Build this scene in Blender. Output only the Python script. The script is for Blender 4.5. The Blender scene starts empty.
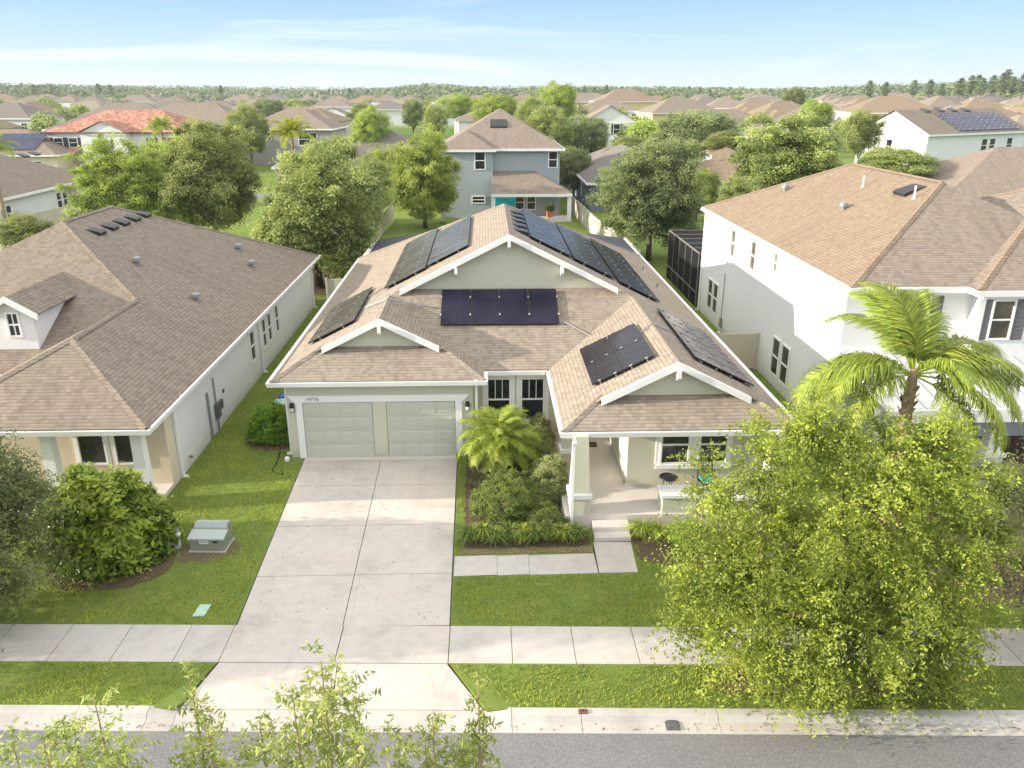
import bpy, math, random
import numpy as np
from mathutils import Vector, Matrix

R = math.radians
scene = bpy.context.scene
col = scene.collection
V = Vector

# ------------------------------------------------------------------ camera model
CAM_F, CAM_P, CAM_PSI, CAM_H = 800.0, R(20.3), R(1.88), 12.7

def ray(px, py):
    u, v = (px - 512) / CAM_F, (py - 384) / CAM_F
    c, s = math.cos(CAM_P), math.sin(CAM_P)
    y, d = c - v * s, s + v * c
    return (u * math.cos(CAM_PSI) + y * math.sin(CAM_PSI), y * math.cos(CAM_PSI) - u * math.sin(CAM_PSI), -d)

def at_z(px, py, z=0.0):
    r = ray(px, py); t = (z - CAM_H) / r[2]
    return V((r[0] * t, r[1] * t, z))

def at_y(px, py, Y):
    r = ray(px, py); t = Y / r[1]
    return V((r[0] * t, Y, CAM_H + r[2] * t))

cam_d = bpy.data.cameras.new("camera")
cam = bpy.data.objects.new("camera", cam_d); col.objects.link(cam)
cam.location = (0, 0, CAM_H)
cam.rotation_euler = (R(90) - CAM_P, 0, -CAM_PSI)
cam_d.sensor_width = 36; cam_d.lens = CAM_F / 1024 * 36
cam_d.clip_start = 0.1; cam_d.clip_end = 20000
scene.camera = cam

# ------------------------------------------------------------------ materials
class NT:
    def __init__(s, name):
        s.m = bpy.data.materials.new(name); s.m.use_nodes = True
        s.t = s.m.node_tree; s.b = s.t.nodes["Principled BSDF"]; s.out = s.t.nodes["Material Output"]
    def n(s, typ, **kw):
        nd = s.t.nodes.new("ShaderNode" + typ)
        for k, v in kw.items():
            if k.startswith("i_"):
                nd.inputs[k[2:].replace("_", " ")].default_value = v
            else: setattr(nd, k, v)
        return nd
    def l(s, a, b): s.t.links.new(a, b)
    def math(s, op, a, b=None):
        nd = s.n("Math", operation=op)
        for i, q in enumerate((a, b)):
            if q is None: continue
            if isinstance(q, (int, float)): nd.inputs[i].default_value = q
            else: s.l(q, nd.inputs[i])
        return nd.outputs[0]
    def ramp(s, fac, stops):
        nd = s.n("ValToRGB"); e = nd.color_ramp.elements
        while len(e) < len(stops): e.new(0.5)
        for i, (p, c) in enumerate(stops):
            e[i].position = p; e[i].color = (*c, 1)
        s.l(fac, nd.inputs[0]); return nd.outputs[0]
    def mix(s, fac, a, b, typ='MIX'):
        nd = s.n("MixRGB", blend_type=typ)
        for i, q in enumerate((fac, a, b)):
            if isinstance(q, (int, float)): nd.inputs[i].default_value = q
            elif isinstance(q, tuple): nd.inputs[i].default_value = (*q, 1)
            else: s.l(q, nd.inputs[i])
        return nd.outputs[0]
    def noise(s, vec, scale, detail=4, rough=.6):
        nd = s.n("TexNoise"); nd.inputs["Scale"].default_value = scale
        nd.inputs["Detail"].default_value = detail; nd.inputs["Roughness"].default_value = rough
        if vec is not None: s.l(vec, nd.inputs["Vector"])
        return nd.outputs[0]
    def bump(s, h, strength=.3, dist=.02):
        nd = s.n("Bump"); nd.inputs["Strength"].default_value = strength; nd.inputs["Distance"].default_value = dist
        s.l(h, nd.inputs["Height"]); s.l(nd.outputs[0], s.b.inputs["Normal"])
    def pos(s): return s.n("NewGeometry").outputs["Position"]
    def uv(s): return s.n("TexCoord").outputs["UV"]
    def obj(s): return s.n("TexCoord").outputs["Object"]
    def set(s, rough=.8, spec=.3, metal=0):
        s.b.inputs["Roughness"].default_value = rough; s.b.inputs["Specular IOR Level"].default_value = spec
        s.b.inputs["Metallic"].default_value = metal

def sc(c, k): return tuple(min(1, x * k) for x in c)

def m_plain(name, c, rough=.6, var=.12, scale=1.5, spec=.3, bump=0.0, metal=0, fine=25):
    a = NT(name); a.set(rough, spec, metal)
    n1 = a.noise(a.obj(), scale, 5); n2 = a.noise(a.obj(), fine, 3)
    k = a.mix(.35, n1, n2)
    a.l(a.ramp(k, [(.3, sc(c, 1 - var)), (.7, sc(c, 1 + var))]), a.b.inputs["Base Color"])
    if bump: a.bump(n2, bump, .01)
    return a.m

def m_wall(name, c, var=.05, dirt=(.3, .25, .18)):
    a = NT(name); a.set(.9, .15); p = a.pos(); sp = a.n("SeparateXYZ"); a.l(p, sp.inputs[0])
    n1 = a.noise(p, .5, 5); n2 = a.noise(p, 55, 3)
    k = a.ramp(a.mix(.3, n1, n2), [(.3, sc(c, 1 - var)), (.7, sc(c, 1 + var))])
    mp_ = a.n("Mapping"); mp_.inputs["Scale"].default_value = (2.2, 2.2, .1); a.l(p, mp_.inputs[0])
    stk = a.ramp(a.noise(mp_.outputs[0], 1.4, 5, .7), [(.55, (0, 0, 0)), (.8, (1, 1, 1))])
    k = a.mix(a.math('MULTIPLY', stk, .16), k, sc(c, .72))
    low = a.math('SUBTRACT', 1.0, a.math('DIVIDE', sp.outputs[2], .45)); low.node.use_clamp = True
    k = a.mix(a.math('MULTIPLY', a.math('MULTIPLY', low, a.noise(p, 3.0, 4)), .75), k, dirt)
    a.l(k, a.b.inputs["Base Color"]); a.bump(n2, .3, .012); return a.m

def m_shingle(name, tones, w=.17, h=.14, big=.16):
    md = tones[len(tones) // 2]; tones = [tuple(m_ + (c_ - m_) * .7 for c_, m_ in zip(t_, md)) for t_ in tones]
    a = NT(name); a.set(.92, .15)
    uv = a.uv(); sp = a.n("SeparateXYZ"); a.l(uv, sp.inputs[0])
    row = a.math('FLOOR', a.math('DIVIDE', sp.outputs[1], h))
    off = a.math('MULTIPLY', a.math('FRACT', a.math('MULTIPLY', row, .382)), w)
    cu = a.math('DIVIDE', a.math('ADD', sp.outputs[0], off), w)
    cell = a.math('FLOOR', cu)
    cmb = a.n("CombineXYZ"); a.l(cell, cmb.inputs[0]); a.l(row, cmb.inputs[1])
    wn = a.n("TexWhiteNoise", noise_dimensions='2D'); a.l(cmb.outputs[0], wn.inputs["Vector"])
    n = len(tones)
    c = a.ramp(wn.outputs[0], [((i + .5) / n, t) for i, t in enumerate(tones)])
    n1 = a.noise(uv, .35, 5); n2 = a.noise(uv, 30, 3)
    c = a.mix(a.math('MULTIPLY', a.ramp(n1, [(.35, (0, 0, 0)), (.65, (1, 1, 1))]), big * 2), c, sc(tones[n // 2], .72))
    c = a.mix(.25, c, a.ramp(n2, [(.3, sc(tones[n // 2], .6)), (.7, sc(tones[n // 2], 1.35))]))
    # moss and water streaks running down the slope
    mp = a.n("Mapping"); mp.inputs["Scale"].default_value = (1.6, .12, 1); a.l(uv, mp.inputs[0])
    st = a.noise(mp.outputs[0], 1.3, 4)
    c = a.mix(a.math('MULTIPLY', a.ramp(st, [(.48, (0, 0, 0)), (.72, (1, 1, 1))]), .36), c, sc(tones[0], .72))
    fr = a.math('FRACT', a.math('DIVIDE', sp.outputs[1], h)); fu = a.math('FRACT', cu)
    band = a.ramp(fr, [(0.0, (.55, .55, .55)), (.2, (.78, .78, .78)), (.34, (1, 1, 1))])  # each row's shadow line put into the colour, as on printed shingles
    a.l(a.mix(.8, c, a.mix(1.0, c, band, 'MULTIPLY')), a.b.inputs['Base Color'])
    edge = a.math('MULTIPLY', a.math('SUBTRACT', 1.0, fr), .8)
    gap = a.math('GREATER_THAN', fu, .05)
    lift = a.math('MULTIPLY', wn.outputs[0], .35)
    a.bump(a.math('MULTIPLY', a.math('ADD', edge, lift), gap), .55, .02)
    return a.m

def m_tile(name):
    a = NT(name); a.set(.8, .2); uv = a.uv(); sp = a.n("SeparateXYZ"); a.l(uv, sp.inputs[0])
    cu = a.math('FLOOR', a.math('DIVIDE', sp.outputs[0], .33)); cv = a.math('FLOOR', a.math('DIVIDE', sp.outputs[1], .42))
    cmb = a.n("CombineXYZ"); a.l(cu, cmb.inputs[0]); a.l(cv, cmb.inputs[1])
    wn = a.n("TexWhiteNoise", noise_dimensions='2D'); a.l(cmb.outputs[0], wn.inputs["Vector"])
    a.l(a.ramp(wn.outputs[0], [(.1, (.3, .13, .09)), (.5, (.42, .2, .14)), (.9, (.5, .29, .22))]), a.b.inputs["Base Color"])
    wv = a.math('SINE', a.math('MULTIPLY', sp.outputs[0], 19.0))
    fr = a.math('FRACT', a.math('DIVIDE', sp.outputs[1], .42))
    a.bump(a.math('ADD', wv, a.math('SUBTRACT', 1.0, fr)), .8, .06)
    return a.m

def m_leaf(name, lo, hi, trans=.45, rough=.55):
    a = NT(name); a.set(rough, .25)
    at = a.n("Attribute", attribute_name="tint"); 
    oi = a.n("ObjectInfo")
    hs = a.n("HueSaturation")
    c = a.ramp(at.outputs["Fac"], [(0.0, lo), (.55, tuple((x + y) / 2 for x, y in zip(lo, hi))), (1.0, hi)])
    a.l(c, hs.inputs["Color"])
    a.l(a.math('ADD', .492, a.math('MULTIPLY', oi.outputs["Random"], .014)), hs.inputs["Hue"])
    a.l(a.math('ADD', .93, a.math('MULTIPLY', oi.outputs["Random"], .25)), hs.inputs["Value"])
    a.l(hs.outputs[0], a.b.inputs["Base Color"])
    tr = a.n("BsdfTranslucent"); a.l(hs.outputs[0], tr.inputs["Color"])
    mx = a.n("MixShader"); mx.inputs[0].default_value = trans
    a.l(a.b.outputs[0], mx.inputs[1]); a.l(tr.outputs[0], mx.inputs[2]); a.l(mx.outputs[0], a.out.inputs["Surface"])
    return a.m

def m_concrete(name, c, stain=.25):
    a = NT(name); a.set(.85, .25); p = a.pos()
    n1 = a.noise(p, .55, 6, .65); n2 = a.noise(p, 3.5, 5); n3 = a.noise(p, 60, 2)
    k = a.ramp(n1, [(.3, sc(c, 1 - stain)), (.5, c), (.72, sc(c, 1.1))])
    k = a.mix(.3, k, a.ramp(n2, [(.35, sc(c, .75)), (.65, sc(c, 1.12))]))
    k = a.mix(.18, k, a.ramp(n3, [(.35, sc(c, .6)), (.65, sc(c, 1.25))]))
    warm = a.ramp(a.noise(p, .28, 3), [(.5, (0, 0, 0)), (.7, (1, 1, 1))])
    k = a.mix(a.math('MULTIPLY', warm, .3), k, (c[0] * 1.04, c[1] * .9, c[2] * .78))
    # hairline cracks and dark blotches
    vo = a.n("TexVoronoi", feature='DISTANCE_TO_EDGE'); vo.inputs["Scale"].default_value = .33
    a.l(a.mix(.12, p, a.n("TexNoise").outputs[1]), vo.inputs["Vector"])
    crk = a.ramp(vo.outputs["Distance"], [(0, (1, 1, 1)), (.004, (0, 0, 0))])
    k = a.mix(a.math('MULTIPLY', crk, .25), k, sc(c, .5))
    sp = a.ramp(a.noise(p, 1.6, 3), [(.66, (0, 0, 0)), (.76, (1, 1, 1))])
    k = a.mix(a.math('MULTIPLY', sp, .22), k, sc(c, .62))
    mp_ = a.n("Mapping"); mp_.inputs["Scale"].default_value = (1.7, .13, 1); a.l(p, mp_.inputs[0])
    tr_ = a.ramp(a.noise(mp_.outputs[0], 1.1, 4), [(.55, (0, 0, 0)), (.72, (1, 1, 1))])
    k = a.mix(a.math('MULTIPLY', tr_, .26), k, sc(c, .66))
    oil = a.ramp(a.noise(p, 2.7, 2), [(.73, (0, 0, 0)), (.79, (1, 1, 1))])
    k = a.mix(a.math('MULTIPLY', oil, .4), k, sc(c, .45))
    a.l(k, a.b.inputs["Base Color"]); a.bump(n3, .15, .004)
    return a.m

def m_asphalt():
    a = NT("asphalt"); a.set(.9, .25); p = a.pos()
    n1 = a.noise(p, 90, 3, .8); n2 = a.noise(p, .7, 4); n0 = a.noise(p, 22, 2, .8)
    n1 = a.mix(.4, n1, n0)
    k = a.ramp(n1, [(.34, (.07, .07, .072)), (.5, (.19, .184, .186)), (.66, (.4, .385, .38))])
    k = a.mix(.35, k, a.ramp(n2, [(.3, (.15, .146, .148)), (.7, (.24, .232, .232))]))
    a.l(k, a.b.inputs["Base Color"]); a.bump(n1, .5, .008); return a.m

def m_ground():
    a = NT("grass_ground"); a.set(.95, .1); p = a.pos()
    n1 = a.noise(p, .45, 6, .7); n2 = a.noise(p, 1.9, 5, .7); n3 = a.noise(p, 30, 3, .75)
    k = a.ramp(n1, [(.3, (0.095, 0.160, 0.026)), (.5, (0.153, 0.233, 0.044)), (.7, (0.277, 0.306, 0.073))])
    k = a.mix(.45, k, a.ramp(n2, [(.35, (0.081, 0.146, 0.024)), (.66, (0.320, 0.335, 0.095))]))
    dry = a.ramp(a.noise(p, .8, 5, .7), [(.58, (0, 0, 0)), (.72, (1, 1, 1))])
    k = a.mix(a.math('MULTIPLY', dry, .5), k, (0.408, 0.349, 0.146))
    k = a.mix(.5, k, a.ramp(n3, [(.32, (0.044, 0.081, 0.015)), (.68, (0.306, 0.393, 0.087))]))
    a.l(k, a.b.inputs["Base Color"]); a.bump(n3, .8, .05); return a.m

def m_mulch(name="mulch", c=(.15, .105, .075)):
    a = NT(name); a.set(.95, .1); p = a.pos()
    n = a.noise(p, 24, 5, .75); n2 = a.noise(p, 1.2, 3)
    k = a.ramp(n, [(.32, sc(c, .3)), (.5, c), (.7, sc(c, 2.3))])
    k = a.mix(a.math('MULTIPLY', n2, .4), k, (.13, .11, .06))
    a.l(k, a.b.inputs["Base Color"]); a.bump(n, 1, .05); return a.m

def m_solar(name, tint, cells=6):
    a = NT(name); a.set(.32, .13)
    uv = a.uv(); sp = a.n("SeparateXYZ"); a.l(uv, sp.inputs[0])
    g = None
    for i in (0, 1):
        fr = a.math('FRACT', a.math('MULTIPLY', sp.outputs[i], cells))
        e = a.math('LESS_THAN', fr, .05)
        g = e if g is None else a.math('MAXIMUM', g, e)
    n = a.noise(a.pos(), .8, 3)
    base = a.ramp(n, [(.35, sc(tint, .75)), (.65, sc(tint, 1.3))])
    a.l(a.mix(a.math('MULTIPLY', g, .22), base, (.07, .065, .08)), a.b.inputs["Base Color"])
    a.l(a.ramp(a.noise(a.pos(), 2.0, 4), [(.3, (.2,) * 3), (.7, (.36,) * 3)]), a.b.inputs["Roughness"])
    return a.m

def m_glass(name="window_glass", c=(.02, .023, .026)):
    a = NT(name); a.set(.04, .6)
    a.l(a.ramp(a.noise(a.pos(), .9, 3), [(.35, sc(c, .5)), (.7, sc(c, 2.2))]), a.b.inputs["Base Color"])
    return a.m

def m_screen(name="screen_mesh", alpha=.82):
    a = NT(name); a.set(.7, .2); a.b.inputs["Base Color"].default_value = (.012, .012, .016, 1)
    a.b.inputs["Alpha"].default_value = alpha; return a.m

TAN = [(0.197, 0.157, 0.120), (0.266, 0.219, 0.171), (0.330, 0.279, 0.224), (0.295, 0.243, 0.189), (0.374, 0.321, 0.260)]
BRN = [(0.165, 0.130, 0.101), (0.224, 0.181, 0.142), (0.279, 0.232, 0.184), (0.245, 0.200, 0.157), (0.319, 0.267, 0.215)]
ORG = [(0.191, 0.138, 0.093), (0.243, 0.182, 0.127), (0.295, 0.227, 0.161), (0.264, 0.198, 0.137), (0.320, 0.254, 0.182)]
RED = [(0.182, 0.143, 0.115), (0.236, 0.188, 0.153), (0.291, 0.238, 0.196), (0.256, 0.207, 0.168), (0.330, 0.274, 0.230)]
GRY = [(0.142, 0.125, 0.113), (0.189, 0.165, 0.149), (0.226, 0.200, 0.179), (0.205, 0.178, 0.160), (0.263, 0.232, 0.207)]
M = {
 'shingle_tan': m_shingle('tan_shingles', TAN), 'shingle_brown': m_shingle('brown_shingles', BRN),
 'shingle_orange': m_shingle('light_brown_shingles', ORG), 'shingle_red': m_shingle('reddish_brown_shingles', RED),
 'dark_roof': m_plain('dark_rear_roof', (.075, .075, .085), .7, .15, 1.2), 'shingle_grey': m_shingle('grey_brown_shingles', GRY), 'tile': m_tile('terracotta_tiles'),
 'sage': m_wall('sage_stucco', (.58, .57, .455)),
 'sage_door': m_plain('sage_door_paint', (.52, .53, .45), .5, .05, .7, .3),
 'white': m_plain('white_trim', (.84, .83, .81), .5, .04, 1.2),
 'white_wall': m_wall('white_stucco', (.76, .755, .75)),
 'grey_wall': m_wall('pale_grey_stucco', (.72, .715, .71)),
 'cream': m_plain('cream_stucco', (.68, .58, .44), .9, .06, .8, .15, .2),
 'beige': m_plain('beige_stucco', (.56, .48, .36), .9, .06, .8, .15, .2),
 'blue_wall': m_plain('blue_grey_siding', (.36, .4, .43), .85, .05, .6, .2, .15),
 'dark_blue_wall': m_plain('slate_blue_stucco', (.17, .2, .25), .9, .07, .6, .15, .15),
 'grey_house': m_plain('grey_stucco', (.36, .34, .34), .9, .06, .6, .15, .15),
 'teal_wall': m_plain('pale_teal_stucco', (.48, .56, .54), .9, .05, .6, .15, .15),
 'yellow_wall': m_plain('yellow_stucco', (.66, .54, .3), .9, .05, .6, .15, .15),
 'black': m_plain('black_metal', (.02, .02, .021), .45, .2, 3, .4),
 'dark': m_plain('dark_paint', (.035, .035, .04), .6, .2, 2),
 'rail': m_plain('aluminium_rail', (.55, .55, .56), .35, .08, 4, .5, metal=.7),
 'galv': m_plain('galvanised_vent', (.3, .31, .31), .45, .12, 6, .4, metal=.4),
 'metal_roof': m_plain('white_metal_roof', (.5, .5, .5), .38, .05, .8, .4),
 'glass': m_glass(), 'glass_pale': m_glass('curtained_glass', (.085, .075, .055)), 'screen': m_screen(),
 'solar': m_solar('solar_cells', (.022, .02, .026)), 'solar_grey': m_solar('greyish_solar_cells', (.075, .068, .056), 4), 'solar_blue': m_solar('indigo_solar_cells', (.017, .016, .032)),
 'solar_far': m_solar('blue_solar_cells', (.03, .035, .08), 3),
 'concrete': m_concrete('driveway_concrete', (.545, .495, .445), .36), 'kerb_concrete': m_concrete('kerb_concrete', (.5, .47, .43), .35),
 'walk_concrete': m_concrete('sidewalk_concrete', (.52, .485, .45), .28),
 'porch_floor': m_plain('porch_concrete', (.62, .57, .53), .7, .05, 1.1),
 'asphalt': m_asphalt(), 'ground': m_ground(), 'mulch': m_mulch(), 'dirt': m_mulch('bare_soil', (.2, .16, .1)),
 'straw': m_mulch('dry_straw', (.3, .24, .13)), 'soil': m_plain('joint_soil', (.05, .045, .035), .95, .2, 3),
 'fence': m_plain('beige_vinyl', (.56, .5, .41), .55, .05, .8), 'fence_grey': m_plain('weathered_fence', (.5, .46, .38), .8, .14, 2),
 'pvc': m_plain('pale_vinyl', (.7, .67, .6), .5, .04, 1),
 'bark': m_plain('grey_bark', (.13, .1, .075), .95, .35, 5, .1, .8), 'palm_bark': m_plain('palm_trunk', (.36, .27, .17), .9, .3, 6, .1, .8),
 'brown_floor': m_plain('brown_pavers', (.16, .1, .075), .7, .25, 3), 'mat_brown': m_plain('brown_mat', (.14, .08, .05), .95, .2, 8),
 'box_green': m_plain('grey_green_enamel', (.25, .26, .195), .45, .08, 3, .4), 'box_lid': m_plain('pale_enamel_top', (.38, .43, .41), .45, .07, 3, .4),  # box lid set paler than the body
 'label': m_plain('sticker_white', (.8, .78, .68), .6, .03), 'blue': m_plain('blue_plastic', (.02, .12, .5), .4, .1),
 'teal_lid': m_plain('pale_green_plastic', (.42, .6, .52), .45, .06), 'bin_grey': m_plain('grey_plastic', (.1, .12, .12), .5, .1),
 'turq': m_plain('turquoise_fabric', (.02, .4, .52), .7, .08), 'teal_cushion': m_plain('teal_cushion', (.03, .3, .26), .8, .12, 6),
 'shutter': m_plain('grey_shutter', (.16, .15, .16), .6, .1, 3), 'shutter_dark': m_plain('dark_shutter', (.05, .055, .06), .6, .1, 3),
 'shutter_red': m_plain('red_shutter', (.3, .04, .03), .6, .1, 3), 'shutter_blue': m_plain('blue_shutter', (.06, .12, .4), .6, .1, 3),
 'terracotta': m_plain('terracotta_pot', (.5, .2, .1), .8, .12, 4), 'rust': m_plain('rusty_iron', (.16, .09, .07), .8, .3, 8), 'iron': m_plain('grey_iron', (.12, .12, .12), .6, .25, 8),
 'lamp_glass': m_plain('frosted_lamp_glass', (.7, .7, .66), .3, .04), 'hose': m_plain('green_hose', (.02, .05, .02), .5, .1),
 'door_wood': m_plain('dark_door', (.06, .05, .045), .5, .15, 2),
 # foliage
 'oak': m_leaf('oak_leaves', (0.12, 0.165, 0.05), (0.52, 0.575, 0.19)), 'oak_y': m_leaf('yellow_green_leaves', (0.16, 0.23, 0.05), (0.57, 0.67, 0.15)),
 'oak_d': m_leaf('dark_green_leaves', (0.09, 0.13, 0.05), (0.42, 0.475, 0.2)), 'willow': m_leaf('sunlit_fine_leaves', (0.07, 0.11, 0.018), (0.53, 0.59, 0.105), .42),
 'sprig': m_leaf('pale_sprig_leaves', (0.17, 0.22, 0.055), (0.56, 0.6, 0.19), .4), 'grey_leaf': m_leaf('grey_green_leaves', (0.085, 0.115, 0.045), (0.34, 0.38, 0.15)),
 'broad': m_leaf('broad_glossy_leaves', (0.055, 0.13, 0.012), (0.36, 0.46, 0.055), .25, .3), 'palm': m_leaf('palm_leaflets', (0.14, 0.21, 0.025), (0.48, 0.55, 0.1), .35, .45),
 'palm_y': m_leaf('yellow_palm_leaflets', (0.2, 0.25, 0.02), (0.5, 0.52, 0.05), .35, .45), 'shrub': m_leaf('shrub_leaves', (0.05, 0.09, 0.02), (0.25, 0.32, 0.07), .25),
 'hedge': m_leaf('hedge_leaves', (0.09, 0.19, 0.012), (0.27, 0.44, 0.04), .3, .4), 'hedge_pale': m_leaf('pale_hedge_leaves', (0.14, 0.18, 0.055), (0.4, 0.43, 0.17), .3),
 'blade': m_leaf('grass_blades', (0.14, 0.19, 0.03), (0.49, 0.53, 0.1), .3, .6), 'far_leaf': m_leaf('distant_leaves', (0.15, 0.2, 0.06), (0.45, 0.5, 0.15), .25),
 'far_blue': m_leaf('distant_dark_leaves', (0.11, 0.16, 0.08), (0.26, 0.32, 0.15), .2),
}

# ------------------------------------------------------------------ object helpers
def empty(name, loc=(0, 0, 0), rz=0.0, label=None, cat=None, group=None):
    o = bpy.data.objects.new(name, None); col.objects.link(o)
    o.empty_display_size = .3; o.location = loc; o.rotation_euler = (0, 0, rz)
    tag(o, label, cat, group); return o

def tag(o, label=None, cat=None, group=None, kind=None):
    for k, v in (('label', label), ('category', cat), ('group', group), ('kind', kind)):
        if v: o[k] = v
    return o

def link_mesh(me, name, parent=None):
    o = bpy.data.objects.new(name, me); col.objects.link(o)
    if parent: o.parent = parent
    return o

def copy_tree(o, parent=None):
    c = o.copy(); col.objects.link(c)
    if parent: c.parent = parent
    for ch in list(o.children): copy_tree(ch, c)
    return c

class MB:
    """collects faces; UVs are metres on each face's own plane"""
    def __init__(s, off=(0, 0, 0)): s.v, s.f, s.mi, s.uvo, s.off = [], [], [], {}, V(off)
    def poly(s, pts, mi=0, uv=None):
        b = len(s.v); s.v += [V(p) - s.off for p in pts]
        if uv: s.uvo[len(s.f)] = uv
        s.f.append(tuple(range(b, b + len(pts)))); s.mi.append(mi)
    def obox(s, c, T, N, U, ht, hn, hu, mi=0, top=1.0):
        c = V(c); T = V(T).normalized(); N = V(N).normalized(); U = V(U).normalized()
        P = lambda a, b, d, k=1.0: c + T * a * ht * k + N * b * hn * k + U * d * hu
        k = top
        q = [P(-1, -1, -1), P(1, -1, -1), P(1, 1, -1), P(-1, 1, -1), P(-1, -1, 1, k), P(1, -1, 1, k), P(1, 1, 1, k), P(-1, 1, 1, k)]
        b = len(s.v); s.v += [p - s.off for p in q]
        fl = T.cross(N).dot(U) < 0
        for f in ((3, 2, 1, 0), (4, 5, 6, 7), (0, 1, 5, 4), (1, 2, 6, 5), (2, 3, 7, 6), (3, 0, 4, 7)):
            f = tuple(b + i for i in f); s.f.append(f[::-1] if fl else f); s.mi.append(mi)
    def box(s, x0, y0, z0, x1, y1, z1, mi=0, top=1.0):
        s.obox(((x0 + x1) / 2, (y0 + y1) / 2, (z0 + z1) / 2), (1, 0, 0), (0, 1, 0), (0, 0, 1), abs(x1 - x0) / 2, abs(y1 - y0) / 2, abs(z1 - z0) / 2, mi, top)
    def prism(s, pts, z0, z1, mi=0, cap=True):
        n = len(pts); area = sum(pts[i][0] * pts[(i + 1) % n][1] - pts[(i + 1) % n][0] * pts[i][1] for i in range(n))
        if area < 0: pts = pts[::-1]
        for i in range(n):
            a, b = pts[i], pts[(i + 1) % n]
            s.poly([(a[0], a[1], z0), (b[0], b[1], z0), (b[0], b[1], z1), (a[0], a[1], z1)], mi)
        if cap:
            s.poly([(p[0], p[1], z1) for p in pts], mi); s.poly([(p[0], p[1], z0) for p in pts[::-1]], mi)
    def extr(s, pts, d, mi=0):
        """planar polygon pts extruded along d"""
        d = V(d); pts = [V(p) for p in pts]; n = len(pts)
        s.poly([p for p in pts], mi); s.poly([p + d for p in pts[::-1]], mi)
        for i in range(n):
            a, b = pts[i], pts[(i + 1) % n]; s.poly([b, a, a + d, b + d], mi)
    def tube(s, pts, rad, n=6, mi=0, cap=True):
        pts = [V(p) for p in pts]; rings = []
        for i, p in enumerate(pts):
            d = (pts[min(i + 1, len(pts) - 1)] - pts[max(i - 1, 0)]).normalized()
            a = d.cross(V((0, 0, 1)) if abs(d.z) < .95 else V((1, 0, 0))).normalized(); b = d.cross(a)
            r = rad[i] if isinstance(rad, (list, tuple)) else rad
            rings.append([p + (a * math.cos(2 * math.pi * k / n) + b * math.sin(2 * math.pi * k / n)) * r for k in range(n)])
        b0 = len(s.v)
        for rg in rings: s.v += [q - s.off for q in rg]
        for i in range(len(rings) - 1):
            for k in range(n):
                k2 = (k + 1) % n
                s.f.append((b0 + i * n + k, b0 + (i + 1) * n + k, b0 + (i + 1) * n + k2, b0 + i * n + k2)); s.mi.append(mi)
        if cap:
            s.f.append(tuple(b0 + k for k in range(n))); s.mi.append(mi)
            s.f.append(tuple(b0 + (len(rings) - 1) * n + k for k in range(n))[::-1]); s.mi.append(mi)
    def sweep(s, path, prof, closed=False, mi=0):
        """horizontal path, profile of (outward to the right of travel, up), mitred"""
        path = [V(p) for p in path]; n = len(path); rows = []
        for i in range(n):
            dn = (path[(i + 1) % n] - path[i]) if (closed or i < n - 1) else None
            dp = (path[i] - path[i - 1]) if (closed or i > 0) else None
            nr = [V((d.y, -d.x, 0)).normalized() for d in (dp, dn) if d is not None]
            if len(nr) == 2:
                m = (nr[0] + nr[1]).normalized(); m = m / max(.3, m.dot(nr[0]))
            else: m = nr[0]
            rows.append([path[i] + m * o + V((0, 0, u)) for o, u in prof])
        k = len(prof)
        for i in range(n if closed else n - 1):
            a, b = rows[i], rows[(i + 1) % n]
            for j in range(k):
                j2 = (j + 1) % k; s.poly([a[j], a[j2], b[j2], b[j]], mi)
        if not closed:
            s.poly(rows[0][::-1], mi); s.poly(rows[-1], mi)
    def build(s, name, mats, parent=None, smooth=False, bevel=0):
        me = bpy.data.meshes.new(name); me.from_pydata([tuple(v) for v in s.v], [], s.f)
        if not isinstance(mats, (list, tuple)): mats = [mats]
        for m in mats: me.materials.append(M[m] if isinstance(m, str) else m)
        me.polygons.foreach_set("material_index", s.mi)
        uvl = me.uv_layers.new(name="UVMap").data
        for p in me.polygons:
            if p.index in s.uvo:
                for li, q in zip(p.loop_indices, s.uvo[p.index]): uvl[li].uv = q
                continue
            nrm = p.normal
            if abs(nrm.z) > .999: T = V((1, 0, 0)); S = V((0, 1, 0))
            else:
                T = V((0, 0, 1)).cross(nrm).normalized(); S = nrm.cross(T)
            for li in p.loop_indices:
                co = me.vertices[me.loops[li].vertex_index].co
                uvl[li].uv = (co.dot(T), co.dot(S))
        if smooth: me.polygons.foreach_set("use_smooth", [True] * len(me.polygons))
        o = link_mesh(me, name, parent)
        if bevel:
            b = o.modifiers.new("bevel", 'BEVEL'); b.width = bevel; b.segments = 2; b.limit_method = 'ANGLE'
        return o

def np_mesh(name, verts, k, tint, mat):
    """verts (N,k,3): N separate k-gons with a per-face tint"""
    n = len(verts); me = bpy.data.meshes.new(name)
    me.vertices.add(n * k); me.vertices.foreach_set("co", np.ascontiguousarray(verts, dtype=np.float32).ravel())
    me.loops.add(n * k); me.loops.foreach_set("vertex_index", np.arange(n * k, dtype=np.int32))
    me.polygons.add(n); me.polygons.foreach_set("loop_start", np.arange(n, dtype=np.int32) * k)
    me.update(calc_edges=True)
    at = me.attributes.new("tint", 'FLOAT', 'FACE'); at.data.foreach_set("value", np.clip(tint, 0, 1).astype(np.float32))
    me.materials.append(M[mat] if isinstance(mat, str) else mat)
    return me

def unit(a): return a / np.maximum(1e-9, np.linalg.norm(a, axis=-1, keepdims=True))

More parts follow.
